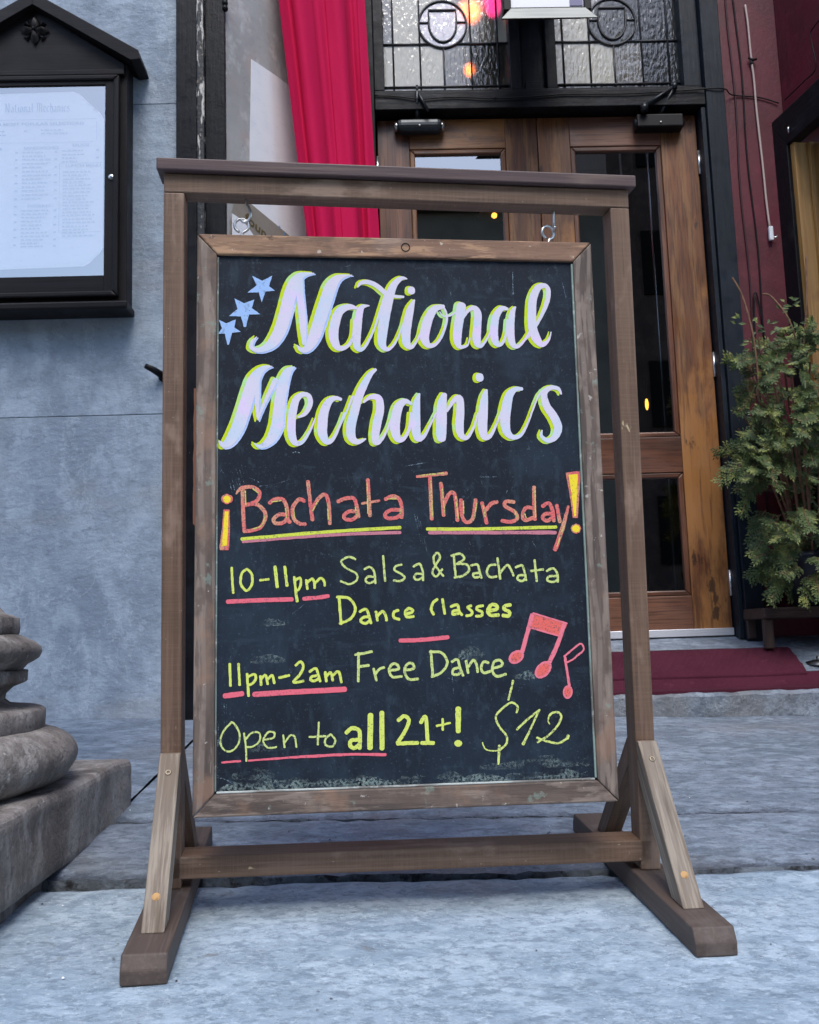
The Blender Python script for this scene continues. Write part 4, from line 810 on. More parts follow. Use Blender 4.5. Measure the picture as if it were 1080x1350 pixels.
CHALK=[
('National','head',1.0,0,[[-161.8,-72.3,2.1,-175.7,-73.6,7.6,-189.6,-79.0,17.4,-200.0,-92.9,25.0,-207.7,-114.7,27.7,-215.7,-147.2,27.6,-226.1,-183.2,27.5,-239.8,-208.2,23.3,-255.1,-220.8,15.4,-270.3,-224.5,10.3,-280.5,-219.3,8.9,-278.8,-208.7,6.8,-270.3,-198.7,2.1],[-191.3,-85.5,17.4,-189.1,-114.4,15.6,-185.9,-150.4,15.5,-183.4,-186.2,13.8,-181.9,-211.1,8.9],[-89.5,-74.5,1.7,-102.8,-75.9,6.3,-118.6,-82.4,17.4,-130.9,-98.9,26.1,-140.9,-128.1,27.8,-152.3,-164.3,27.7,-162.9,-196.7,25.9,-174.0,-218.2,17.2,-186.4,-223.6,11.0,-195.5,-214.8,3.4],[-82.8,-139.8,6.3,-96.7,-137.5,13.2,-114.1,-146.5,18.7,-123.0,-167.5,21.5,-126.7,-192.6,21.4,-121.8,-214.0,16.6,-111.6,-220.0,10.4,-97.7,-212.0,7.6,-88.7,-192.2,6.9,-87.3,-163.4,4.9],[-58.3,-134.8,2.8,-70.6,-137.1,10.4,-76.7,-148.8,15.6,-80.6,-177.7,17.3,-83.0,-202.9,17.3,-82.2,-215.4,15.6,-76.4,-222.5,8.6,-68.3,-217.0,6.9,-57.6,-199.0,5.5,-46.8,-173.7,4.9,-35.7,-140.9,6.3,-26.5,-113.5,7.0],[15.4,-79.9,2.8,5.2,-79.0,9.8,-7.7,-89.5,14.7,-16.5,-107.9,19.2,-22.6,-129.8,21.7,-29.1,-159.0,22.6,-33.0,-184.3,21.6,-35.2,-205.9,19.4,-30.2,-218.4,12.1,-21.5,-220.1,6.9,-10.8,-209.2,5.6,-1.7,-191.1,4.2,6.8,-169.3,3.5],[-79.4,-98.0,3.5,-73.3,-89.9,8.4,-59.3,-87.8,10.5,-43.7,-94.5,11.2,-28.1,-108.1,11.2],[-16.0,-113.7,7.0,-5.5,-115.7,7.0,7.9,-116.2,5.6],[28.5,-122.5,4.9,21.1,-140.1,15.7,15.2,-165.6,19.2,11.2,-191.0,20.2,12.5,-209.0,17.4,21.1,-216.1,8.7,31.9,-203.3,4.9,39.3,-187.0,3.5],[84.8,-134.0,8.8,67.7,-139.4,15.8,55.9,-157.8,20.3,49.0,-179.6,21.7,46.8,-197.8,20.2,53.5,-211.4,13.2,66.9,-210.2,7.7,79.7,-193.7,6.3,89.2,-168.2,5.6,90.7,-150.0,4.9,84.8,-134.7,4.2],[77.4,-145.1,2.8,85.0,-153.7,3.5,98.5,-151.7,4.2,107.5,-146.1,4.2],[119.7,-132.0,21.1,115.4,-156.9,20.4,111.1,-182.5,20.3,110.1,-202.4,17.5,115.1,-214.3,9.8,128.6,-211.3,4.9,134.4,-196.7,3.5],[123.2,-156.8,4.2,132.5,-142.1,7.7,144.5,-136.4,12.3,151.3,-147.3,16.9,149.8,-171.0,18.3,147.7,-192.9,19.3,149.0,-207.4,15.8,156.0,-211.7,8.8,166.3,-200.0,4.9,175.8,-181.7,3.5],[209.7,-137.2,7.1,198.2,-136.7,12.4,186.9,-152.3,16.9,182.5,-174.3,18.3,182.5,-196.2,17.6,188.1,-208.8,11.2,198.2,-205.1,7.0,206.1,-184.9,5.6,208.8,-159.3,4.2],[225.3,-133.3,5.0,219.5,-144.4,12.7,215.6,-170.2,15.9,214.8,-192.1,16.9,218.5,-208.5,13.4,228.4,-212.0,7.7,241.4,-199.1,5.6,254.9,-177.0,3.5],[243.2,-199.1,2.8,258.4,-180.6,6.4,275.8,-151.0,7.8,289.0,-121.2,10.7,292.5,-98.9,10.7,285.7,-88.6,10.7,272.0,-93.7,15.0,261.8,-114.3,18.5,258.0,-143.9,19.5,257.9,-173.3,20.5,264.3,-195.2,20.5,275.3,-207.9,12.4,288.3,-198.6,6.4,294.4,-182.0,2.1],[23.4,-100.6,16.1,23.6,-105.7,16.1]]),
('Mechanics','head',1.0,0,[[-241.6,-256.0,2.0,-253.5,-257.9,9.6,-265.3,-265.7,17.0,-276.1,-282.6,25.5,-285.5,-310.6,27.2,-294.8,-342.0,27.1,-305.4,-373.1,27.0,-318.7,-397.2,21.9,-330.2,-405.8,13.4,-338.5,-399.0,4.7],[-270.4,-279.1,13.6,-269.7,-314.0,10.2,-269.4,-341.9,7.5,-268.0,-359.2,2.7],[-268.0,-359.2,2.7,-261.3,-338.4,6.1,-249.2,-310.4,8.2,-235.6,-282.3,11.6],[-200.9,-256.7,3.4,-212.8,-265.3,16.4,-221.4,-285.8,22.2,-226.6,-313.8,23.8,-230.1,-341.7,23.8,-233.5,-369.5,25.4,-243.0,-392.0,21.0,-255.4,-404.8,13.5,-267.1,-408.2,7.4,-274.7,-402.4,2.7],[-193.0,-352.8,4.8,-180.4,-345.1,9.5,-171.5,-327.6,10.9,-174.1,-312.8,10.9,-185.3,-309.4,10.9,-197.2,-318.9,15.3,-203.1,-338.2,17.7,-206.6,-362.5,18.7,-206.0,-386.8,17.6,-199.4,-401.7,12.9,-186.6,-400.0,8.1,-172.9,-379.8,5.4,-162.6,-355.5,3.4],[-114.5,-318.5,7.5,-124.7,-316.1,9.6,-136.7,-323.2,15.4,-145.4,-341.4,19.8,-149.0,-362.4,21.8,-149.2,-383.3,20.4,-142.0,-398.9,14.3,-130.7,-395.4,8.8,-118.6,-372.8,5.5,-108.0,-344.8,4.1],[-48.3,-260.4,6.9,-58.8,-270.4,11.7,-71.2,-291.8,16.5,-81.9,-316.6,18.9,-89.9,-344.8,19.9,-96.4,-372.8,20.5,-94.3,-393.0,17.7,-83.2,-399.9,11.3,-69.4,-394.4,4.1],[-130.7,-395.4,4.1,-109.8,-355.3,4.1,-92.2,-313.1,5.5],[-71.7,-323.6,4.8,-57.8,-313.7,9.6,-43.4,-316.4,15.5,-41.0,-337.6,17.9,-46.6,-362.2,18.9,-50.5,-386.7,17.1,-50.0,-401.3,12.0,-40.4,-397.1,7.5,-28.0,-376.2,4.8,-20.7,-355.1,3.4],[18.6,-326.7,6.2,7.3,-321.5,12.1,-5.0,-331.1,18.9,-11.3,-351.5,21.3,-13.5,-376.1,21.3,-8.0,-394.3,15.4,3.4,-392.9,8.9,14.1,-372.6,6.9,16.5,-344.4,4.8],[34.0,-307.1,4.8,29.1,-323.1,14.5,26.7,-351.4,18.9,26.2,-376.1,19.9,29.9,-392.9,15.8,41.5,-388.3,8.3,54.2,-365.5,4.8,65.2,-344.2,3.5],[81.8,-308.7,12.5,77.1,-326.5,20.8,75.3,-354.8,23.5,73.9,-383.0,22.7,74.3,-393.6,19.3],[86.2,-340.6,4.8,99.0,-321.0,10.4,110.7,-315.6,15.6,111.7,-340.5,18.0,109.2,-365.3,19.0,111.8,-386.5,14.8,123.1,-391.8,8.6,136.0,-372.4,5.5,145.7,-344.0,4.2],[163.0,-299.3,7.0,158.9,-315.4,16.0,155.5,-343.9,20.8,153.5,-372.3,20.8,157.1,-390.0,15.6,168.9,-386.5,8.7,182.0,-361.6,4.9,193.6,-333.1,3.5],[232.3,-296.3,7.7,219.8,-297.1,11.2,207.6,-308.7,18.2,200.7,-333.1,22.3,197.3,-358.0,22.3,199.7,-379.4,18.7,211.0,-390.7,11.1,227.0,-386.4,7.6,241.1,-363.3,4.9,252.1,-336.5,4.2,265.7,-307.7,4.9,282.4,-293.9,7.0],[308.8,-305.6,4.2,303.2,-295.2,8.4,287.8,-293.8,10.5,275.5,-305.8,14.0,279.1,-329.2,17.5,292.5,-350.6,19.2,299.8,-372.1,18.9,292.6,-390.6,14.6,278.0,-397.0,10.4,266.7,-388.2,7.7,268.2,-377.5,3.5],[150.8,-271.7,17.5,151.0,-276.8,17.4]]),
('star','bluechalk',0.3,1,[[-278.8,-79.2,-260.0,-88.6,-241.2,-78.1,-247.4,-99.2,-236.4,-108.0,-253.9,-109.8,-261.1,-131.1,-266.5,-111.4,-287.7,-112.5,-270.6,-97.8]]),
('star','bluechalk',0.3,1,[[-312.1,-124.0,-294.1,-133.4,-274.7,-125.9,-279.5,-142.8,-263.8,-154.4,-284.9,-155.4,-290.3,-179.7,-294.4,-179.8,-299.8,-159.2,-321.8,-158.8,-306.0,-144.3]]),
('star','bluechalk',0.3,1,[[-341.4,-165.8,-326.8,-173.1,-309.3,-165.4,-312.0,-180.7,-299.8,-189.4,-316.0,-191.4,-322.0,-214.5,-324.7,-214.5,-329.4,-193.3,-342.6,-193.9,-334.5,-182.8]]),
('Bachata','salmon',0.5,0,[[-296.2,-488.7,7.7,-295.2,-526.6,7.7,-292.8,-566.2,7.7],[-307.8,-496.8,3.3,-298.6,-486.7,7.7,-278.7,-484.4,7.7,-265.5,-494.6,7.7,-270.4,-509.9,7.7,-290.3,-518.2,7.7],[-290.3,-517.2,7.7,-268.8,-517.3,7.7,-254.6,-535.3,7.7,-262.2,-557.1,7.7,-278.7,-564.4,7.7,-293.5,-566.2,7.6],[-247.3,-514.1,7.7,-237.3,-507.4,7.7,-223.0,-507.8,7.7,-215.7,-523.8,7.7,-214.2,-544.1,7.7,-210.5,-550.2,7.7],[-215.8,-536.6,7.7,-229.1,-535.5,7.7,-240.0,-543.9,7.7,-236.7,-551.6,7.7,-222.5,-550.8,7.7,-215.2,-542.4,7.7],[-184.0,-511.1,7.7,-194.0,-508.0,7.7,-205.1,-523.8,7.7,-203.5,-542.5,7.7,-192.6,-553.0,7.7,-182.6,-553.8,7.7],[-177.0,-474.6,7.8,-173.9,-503.7,7.7,-172.0,-524.1,7.7,-169.2,-546.1,7.7],[-171.8,-530.9,7.7,-158.8,-507.8,7.7,-146.0,-499.0,7.8,-139.4,-514.8,7.8,-137.5,-553.2,7.7],[-121.9,-512.5,7.8,-109.1,-506.8,7.8,-93.2,-506.5,7.8,-87.6,-521.3,7.8,-84.6,-541.1,7.8],[-87.8,-531.5,7.8,-101.3,-530.7,7.8,-111.5,-539.1,7.7,-106.5,-546.0,7.7,-93.7,-545.1,7.8,-85.8,-536.6,7.8],[-66.2,-471.6,7.8,-65.0,-504.3,7.8,-63.3,-539.2,7.8],[-77.4,-516.2,5.4,-45.8,-511.3,5.4],[-33.9,-508.6,7.8,-20.1,-502.8,7.8,-7.3,-509.8,7.8,-3.6,-528.7,7.8,-4.6,-543.1,7.8],[-4.3,-529.4,7.8,-23.4,-528.6,7.8,-35.4,-537.0,7.8,-30.5,-543.9,7.8,-14.1,-543.0,7.8,-4.4,-535.5,7.8]]),
('Bachata','yellowrub',0.9,0,[[-291.3,-491.1,2.3,-290.3,-518.2,2.3],[-278.1,-487.1,2.3,-267.1,-496.3,2.3],[-255.6,-537.0,2.3,-261.6,-555.5,2.3,-278.0,-562.0,2.3],[-218.4,-523.7,2.3,-216.8,-542.4,2.3],[-203.1,-527.2,2.3,-201.9,-542.5,2.3],[-169.8,-530.9,2.4,-158.2,-510.6,2.4],[-141.5,-514.8,2.4,-139.8,-548.1,2.4],[-90.4,-522.9,2.4,-87.9,-538.3,2.4],[-67.3,-476.8,2.4,-67.2,-535.1,2.4],[-6.3,-528.7,2.4,-6.6,-539.0,2.4],[-243.9,-512.1,2.3,-225.7,-510.1,2.3],[-30.5,-507.9,2.4,-13.4,-508.0,2.4]]),
('Thursday','salmon',0.5,0,[[26.3,-466.1,6.1,81.7,-460.1,7.5],[50.4,-467.6,7.9,51.8,-546.3,7.8],[70.8,-479.1,7.9,73.1,-508.6,7.9,74.3,-539.6,7.8],[74.8,-520.7,7.8,85.8,-499.0,7.9,95.5,-499.0,7.9,98.9,-522.5,7.9,100.2,-549.4,7.8],[107.9,-510.5,7.9,108.8,-539.9,7.8,117.0,-553.0,7.8,129.3,-545.2,7.9,135.6,-510.7,7.9],[147.6,-516.6,7.9,150.6,-529.8,7.9,155.0,-554.7,7.9],[154.1,-530.5,7.9,164.9,-518.5,7.9,176.2,-514.7,7.9],[208.6,-515.3,7.9,193.6,-514.2,7.9,191.6,-523.2,7.9,209.0,-533.7,7.9,213.7,-545.9,7.9,202.0,-552.7,7.9,184.6,-550.8,7.9],[248.3,-486.9,7.9,247.3,-520.1,7.9,247.6,-548.6,7.9],[245.6,-527.7,7.9,231.6,-526.2,7.9,224.1,-540.8,7.9,229.0,-550.2,7.9,244.2,-545.1,7.9],[263.3,-523.7,7.9,275.2,-517.8,7.9,281.7,-530.8,7.9,284.0,-551.7,7.9],[281.7,-538.4,7.9,268.4,-538.3,7.9,262.4,-545.6,7.9,270.3,-551.5,7.9,281.4,-545.4,7.9],[290.9,-522.1,7.9,295.1,-553.5,7.9],[313.1,-524.0,4.8,302.3,-558.8,9.0,283.7,-606.3,8.9]]),
('Thursday','yellowrub',0.9,0,[[52.0,-473.9,2.4,53.3,-542.9,2.4],[73.0,-487.8,2.4,76.5,-536.2,2.4],[97.7,-503.5,2.4,101.7,-546.7,2.4],[112.4,-512.3,2.4,112.3,-538.2,2.4],[137.9,-515.9,2.4,132.1,-545.2,2.4],[149.2,-519.4,2.4,152.9,-543.7,2.4],[209.8,-530.3,2.4,212.1,-544.1,2.4],[249.9,-492.2,2.4,248.7,-546.2,2.4],[303.3,-560.5,2.4,287.5,-600.2,2.4],[31.5,-464.1,2.4,76.5,-459.3,2.4],[227.1,-533.8,2.4,230.9,-546.0,2.4]]),
('exclamation_mark','salmon',0.4,1,[[-330.4,-525.6,-319.5,-525.7,-318.8,-566.7,-320.0,-593.4,-321.3,-600.0,-336.3,-599.8,-337.6,-594.8,-332.9,-559.8]]),
('exclamation_mark','gold',0.7,1,[[-328.1,-529.0,-321.5,-529.1,-322.4,-566.6,-323.9,-592.0,-333.7,-593.2,-330.6,-559.9]]),
('exclamation_mark','salmon',0.4,0,[[-324.9,-500.7,11.3,-324.5,-511.9,11.3]]),
('exclamation_mark','salmon',0.4,0,[[-328.8,-506.1,16.7,-319.6,-506.2,16.7]]),
('exclamation_mark','gold',0.8,1,[[-330.8,-504.4,-327.5,-500.1,-322.3,-500.1,-317.6,-504.5,-318.3,-510.2,-322.2,-513.6,-327.5,-512.9,-330.5,-509.5]]),
('exclamation_mark','salmon',0.4,1,[[310.7,-459.4,338.2,-456.0,338.6,-471.5,330.4,-546.5,320.9,-546.4,316.1,-496.0]]),
('exclamation_mark','gold',0.7,1,[[316.5,-463.7,334.0,-462.3,333.4,-475.0,327.0,-543.3,323.5,-543.3,319.7,-496.0]]),
('exclamation_mark','salmon',0.4,1,[[315.3,-566.9,319.2,-560.0,326.4,-557.2,333.3,-560.1,336.2,-567.1,332.7,-574.0,325.5,-576.7,318.5,-573.9]]),
('exclamation_mark','gold',0.7,1,[[317.8,-566.9,320.9,-561.7,326.3,-559.7,331.5,-561.8,333.7,-567.0,331.0,-572.2,325.6,-574.3,320.4,-572.1]]),
('underline','pinkdull',0.4,0,[[-295.1,-585.0,6.6,-199.4,-577.9,6.7,-99.2,-572.8,6.7,-7.9,-571.0,6.8]]),
('underline','yellow',0.8,0,[[-297.4,-580.3,6.6,-199.4,-572.5,6.7,-99.1,-566.1,6.7,-7.7,-561.8,6.8]]),
('underline','pinkdull',0.4,0,[[46.8,-571.6,7.5,152.7,-572.6,7.5,285.8,-573.9,7.6]]),
('underline','yellow',0.8,0,[[42.8,-565.0,6.8,152.9,-565.7,6.8,287.3,-563.5,6.9]]),
('ten_to_eleven','lime',0.4,0,[[-315.3,-632.3,5.0,-314.2,-656.4,4.9,-312.5,-677.8,4.9],[-288.5,-634.9,5.0,-297.6,-643.4,5.0,-298.9,-661.6,5.0,-289.1,-673.9,4.9,-279.6,-663.5,5.0,-279.3,-645.3,5.0,-287.8,-635.0,5.0],[-264.6,-655.5,5.0,-249.2,-654.1,5.0],[-237.6,-631.6,6.6,-233.8,-668.2,6.6],[-220.2,-631.9,6.0,-216.1,-666.2,6.0],[-203.1,-650.7,5.0,-200.6,-674.7,5.0,-198.1,-694.6,6.0],[-202.5,-658.1,5.0,-193.2,-652.2,5.0,-191.0,-661.6,5.0,-195.0,-673.1,5.0,-201.0,-674.7,5.0],[-181.4,-656.7,5.0,-179.5,-672.7,5.0],[-180.1,-661.7,5.0,-170.8,-654.2,5.0,-166.9,-661.9,5.0,-166.3,-671.2,5.0],[-165.5,-662.6,5.0,-155.2,-653.1,5.0,-148.9,-659.5,5.0,-148.0,-667.2,5.0]]),
('underline','pink',0.4,0,[[-322.5,-693.4,8.5,-265.6,-691.8,8.6,-207.3,-691.1,8.6]]),
('underline','pink',0.4,0,[[-185.9,-690.5,8.0,-160.5,-688.6,8.0,-141.9,-686.2,8.0]]),
('Salsa','lime2',0.4,0,[[-91.4,-619.5,4.4,-103.1,-615.3,4.4,-117.2,-622.5,4.4,-110.0,-634.4,4.3,-90.1,-646.4,4.3,-89.6,-658.1,4.3,-103.8,-665.2,4.3,-118.7,-659.3,4.3],[-74.9,-638.2,4.4,-64.8,-634.3,4.4,-57.2,-643.5,4.4,-55.3,-664.3,4.4],[-56.7,-652.9,4.4,-67.8,-651.7,4.4,-73.6,-658.3,4.3,-67.0,-664.1,4.3,-56.9,-660.2,4.4],[-40.2,-614.1,4.4,-37.4,-660.5,4.4],[-6.4,-630.7,4.4,-17.0,-633.3,4.4,-19.5,-640.6,4.4,-6.8,-648.2,4.4,-1.2,-655.0,4.4,-9.8,-660.9,4.4,-21.6,-659.4,4.4]]),
('Salsa','lime2',0.4,0,[[15.6,-634.4,4.4,26.9,-629.8,4.4,32.4,-643.0,4.4,32.7,-660.2,4.4],[31.2,-648.7,4.4,21.1,-647.9,4.4,16.2,-654.6,4.4,21.5,-659.1,4.4,31.1,-655.5,4.4]]),
('ampersand','lime2',0.4,0,[[70.6,-652.7,4.4,56.4,-633.2,4.4,53.4,-617.9,4.4,60.5,-609.5,4.4,65.4,-618.1,4.4,56.4,-633.2,4.4,50.3,-645.6,4.4,57.6,-653.5,4.4,68.9,-640.2,4.4]]),
('Bachata_small','lime2',0.4,0,[[91.1,-613.3,4.7,93.7,-655.0,4.7],[86.6,-615.6,4.7,103.2,-611.7,4.7,110.4,-621.4,4.7,96.5,-631.0,4.7],[96.5,-630.4,4.7,115.3,-632.3,4.7,118.7,-643.5,4.7,106.1,-653.2,4.7,91.6,-655.7,4.7],[123.1,-634.1,4.7,135.2,-632.6,4.8,138.9,-646.2,4.7,141.9,-657.1,4.7],[138.1,-647.9,4.7,126.7,-649.4,4.7,129.3,-656.2,4.7,139.6,-654.7,4.7],[169.6,-633.0,4.8,158.2,-634.6,4.8,152.3,-646.4,4.8,158.5,-656.0,4.7,170.6,-655.1,4.8],[173.5,-621.1,4.8,177.3,-659.7,4.8],[177.7,-648.4,4.8,191.3,-634.0,4.8,198.6,-643.6,4.8,202.4,-653.9,4.8],[207.4,-638.6,4.8,219.7,-635.4,4.8,224.3,-650.8,4.8,226.3,-662.8,4.8],[223.5,-653.2,4.8,212.7,-654.0,4.8,210.1,-660.8,4.8,218.6,-664.3,4.8,225.0,-659.7,4.8],[243.8,-625.4,4.8,246.3,-664.8,4.8],[236.0,-645.8,4.8,259.4,-643.1,4.8],[266.2,-646.3,4.8,278.7,-641.3,4.8,286.2,-651.7,4.8,286.3,-667.1,4.8],[285.0,-655.8,4.8,270.0,-656.6,4.8,266.6,-663.4,4.8,275.8,-666.9,4.8,285.7,-663.6,4.8]]),
('Dance','lime',0.4,0,[[-122.4,-687.6,5.7,-119.0,-737.2,5.6],[-125.7,-688.2,5.7,-104.1,-691.2,5.7,-92.7,-709.0,5.7,-101.3,-727.7,5.6,-121.3,-736.2,5.6],[-84.5,-715.4,5.7,-72.8,-711.6,5.7,-67.3,-726.7,5.7,-64.8,-736.6,5.7],[-68.0,-725.0,5.7,-79.0,-726.4,5.7,-83.1,-733.0,5.7,-74.8,-737.1,5.7,-66.4,-731.7,5.7],[-55.2,-716.3,5.7,-52.8,-731.9,5.7],[-53.0,-724.3,5.7,-43.4,-715.8,5.7,-37.9,-723.2,5.7,-36.1,-732.2,5.7],[-14.3,-714.4,5.7,-22.0,-717.5,5.7,-22.9,-726.8,5.7,-12.9,-731.0,5.7]]),
('Dance','lime',0.4,0,[[-1.5,-721.2,5.7,10.3,-718.8,5.7,12.1,-714.2,5.7,5.5,-711.4,5.7,-1.4,-717.3,5.7,0.8,-726.3,5.7,13.5,-726.2,5.7]]),
('Classes','lime',0.4,0,[[58.2,-695.6,5.7,50.2,-702.1,5.7,46.6,-713.8,5.7,50.7,-722.9,5.7],[68.0,-695.7,5.7,71.4,-721.9,5.7],[83.3,-709.4,5.7,95.3,-706.3,5.7,98.3,-718.1,5.7,103.2,-724.8,5.7],[96.7,-716.4,5.7,87.1,-717.9,5.7,87.0,-723.5,5.7,97.2,-722.4,5.7],[120.8,-708.4,5.7,114.5,-711.6,5.7,122.2,-719.2,5.7,120.3,-725.2,5.7,111.7,-726.7,5.7],[143.0,-708.8,5.7,133.4,-710.3,5.7,131.5,-715.3,5.7,140.9,-720.5,5.7,139.3,-727.2,5.7,129.7,-727.7,5.7]]),
('Classes','lime',0.4,0,[[154.7,-718.1,7.4,168.5,-715.3,7.4,168.7,-709.2,7.4,159.1,-707.4,7.4,151.9,-717.4,7.4,156.8,-726.2,7.4,171.5,-726.4,7.4],[194.5,-708.0,7.4,184.8,-709.9,7.4,182.9,-715.6,7.4,192.3,-721.4,7.4,190.3,-728.1,7.4,180.0,-727.3,7.4]]),
('dash','pink',0.4,0,[[-11.9,-769.3,8.3,27.7,-768.9,8.3,76.0,-765.2,8.4]]),
('eleven_to_two','lime',0.4,0,[[-318.3,-804.3,5.2,-316.9,-842.9,5.2],[-302.8,-804.6,5.2,-300.8,-841.7,5.2],[-287.7,-822.7,5.2,-285.0,-861.3,5.2],[-286.7,-828.2,5.2,-275.4,-823.3,5.2,-272.2,-831.2,5.2,-278.6,-840.0,5.2,-285.1,-842.1,5.2],[-264.1,-827.2,5.2,-262.8,-842.6,5.2],[-262.5,-832.0,5.2,-255.1,-825.8,5.2,-251.2,-841.3,5.2],[-250.2,-832.3,5.2,-243.1,-826.1,5.2,-239.6,-840.0,5.2],[-230.8,-830.6,5.2,-213.2,-827.1,5.2],[-201.4,-809.6,5.2,-192.6,-803.3,5.3,-187.7,-812.2,5.3,-194.4,-826.6,5.2,-205.8,-839.3,5.2,-187.9,-837.8,5.2],[-176.4,-821.3,5.3,-165.6,-816.0,5.3,-161.1,-827.5,5.3,-157.9,-838.9,5.3],[-161.1,-828.1,5.3,-172.5,-830.4,5.3,-174.9,-836.2,5.2,-166.7,-837.7,5.2,-160.1,-833.3,5.3],[-148.6,-822.9,5.3,-146.8,-839.2,5.3],[-146.0,-830.1,5.3,-138.8,-823.8,5.3,-135.3,-837.8,5.3],[-134.6,-828.8,5.3,-124.6,-822.5,5.3,-119.9,-841.5,5.3]]),
('underline','pink',0.4,0,[[-326.7,-860.2,10.4,-296.3,-857.2,10.4]]),
('underline','pink',0.4,0,[[-274.8,-859.0,10.4,-201.0,-856.5,10.5,-113.5,-854.3,10.5]]),
('Free','lime2',0.4,0,[[-88.3,-790.1,5.3,-89.3,-840.6,5.3],[-93.9,-793.2,5.3,-64.0,-788.3,5.3],[-88.6,-814.6,5.3,-70.1,-812.7,5.3],[-61.2,-819.2,5.3,-56.6,-839.8,5.3],[-57.1,-827.4,5.3,-50.3,-819.4,5.3,-42.3,-817.3,5.3],[-31.4,-822.5,5.3,-16.4,-820.6,5.3,-17.9,-813.0,5.3,-26.2,-811.2,5.3,-33.1,-820.8,5.3,-27.7,-834.0,5.3,-10.7,-833.8,5.3]]),
('Free','lime2',0.4,0,[[-5.3,-822.8,5.3,11.4,-820.5,5.3,9.9,-811.6,5.3,1.6,-811.4,5.3,-5.3,-822.8,5.3,1.6,-838.6,5.3,19.3,-839.1,5.3]]),
('Dance_second','lime2',0.4,0,[[44.0,-789.4,5.3,46.2,-835.5,5.3],[42.3,-791.0,5.3,63.4,-793.1,5.3,73.7,-810.8,5.3,63.1,-827.7,5.3,44.5,-835.8,5.3],[82.1,-810.0,5.3,92.4,-806.0,5.3,97.0,-821.3,5.3,102.3,-835.2,5.3],[95.3,-820.9,5.3,85.1,-823.3,5.3,83.2,-831.5,5.3,91.6,-833.3,5.3,98.5,-828.6,5.3],[108.5,-809.0,5.3,111.6,-830.5,5.3],[112.2,-819.7,5.3,122.1,-808.0,5.4,127.6,-816.1,5.4,129.2,-829.3,5.3],[149.7,-813.3,5.4,141.3,-811.4,5.4,135.9,-822.2,5.4,140.6,-831.2,5.3,152.6,-828.6,5.4],[157.9,-823.4,5.4,175.1,-818.2,5.4,172.0,-809.2,5.4,160.7,-811.6,5.4,156.7,-826.7,5.4,164.2,-837.8,5.4,181.3,-834.6,5.4]]),
('music_note','salmonnote',0.4,1,[[236.3,-723.5,301.3,-743.6,297.4,-753.0,284.3,-766.9,232.4,-751.7]]),
('music_note','pink2',0.6,0,[[235.1,-727.5,8.8,225.3,-758.3,8.8,213.5,-794.8,8.8],[294.9,-746.9,8.8,280.5,-782.9,8.8,264.3,-814.3,8.8]]),
('music_note','pink2',0.7,0,[[237.0,-724.2,3.4,300.2,-744.3,3.4],[233.1,-751.7,3.4,284.6,-767.2,3.4]]),
('music_note','pink2',0.5,1,[[215.5,-795.4,216.9,-799.6,216.0,-804.5,213.1,-809.3,208.5,-813.3,203.0,-815.8,197.4,-816.5,192.4,-815.3,189.0,-812.3,187.6,-808.1,188.4,-803.2,191.3,-798.4,195.9,-794.5,201.4,-791.9,207.1,-791.2,212.0,-792.4]]),
('music_note','salmonnote',0.9,1,[[211.4,-798.0,212.3,-800.8,211.6,-804.0,209.5,-807.2,206.3,-810.0,202.5,-811.8,198.6,-812.3,195.3,-811.6,193.0,-809.8,192.2,-807.0,192.8,-803.7,194.9,-800.5,198.1,-797.8,202.0,-796.0,205.8,-795.4,209.2,-796.1]]),
('music_note','pink2',0.5,1,[[265.3,-815.0,267.7,-819.3,267.6,-825.0,265.1,-831.2,260.6,-836.9,254.7,-841.3,248.3,-843.8,242.4,-843.9,238.0,-841.6,235.6,-837.3,235.7,-831.6,238.2,-825.5,242.7,-819.7,248.6,-815.3,255.0,-812.8,260.9,-812.7]]),
('music_note','salmonnote',0.9,1,[[261.9,-818.3,263.4,-821.3,263.2,-825.4,261.1,-829.9,257.7,-834.1,253.3,-837.5,248.7,-839.5,244.5,-839.7,241.4,-838.3,239.9,-835.3,240.1,-831.2,242.1,-826.8,245.6,-822.5,250.0,-819.1,254.6,-817.2,258.8,-816.9]]),
('quaver','pink2',0.5,0,[[293.9,-806.6,5.4,296.3,-830.1,5.4,300.1,-860.1,5.4]]),
('quaver','pink2',0.6,0,[[292.3,-804.9,3.7,308.4,-792.9,3.7,324.5,-782.2,3.7,329.9,-793.4,3.7,316.5,-804.5,3.7,309.3,-810.3,3.7,297.0,-816.1,3.7]]),
('quaver','pink2',0.5,1,[[305.5,-871.0,304.1,-875.7,301.5,-879.5,298.2,-881.9,294.5,-882.4,291.1,-881.1,288.5,-878.0,287.1,-873.8,287.0,-868.9,288.4,-864.2,290.9,-860.4,294.3,-858.0,297.9,-857.4,301.3,-858.8,304.0,-861.8,305.4,-866.1]]),
('quaver','salmonnote',0.9,1,[[302.4,-870.6,301.5,-873.8,299.8,-876.5,297.5,-878.1,295.1,-878.5,292.8,-877.6,291.1,-875.5,290.1,-872.6,290.1,-869.2,291.0,-866.0,292.7,-863.4,295.0,-861.8,297.4,-861.4,299.7,-862.3,301.4,-864.4,302.4,-867.3]]),
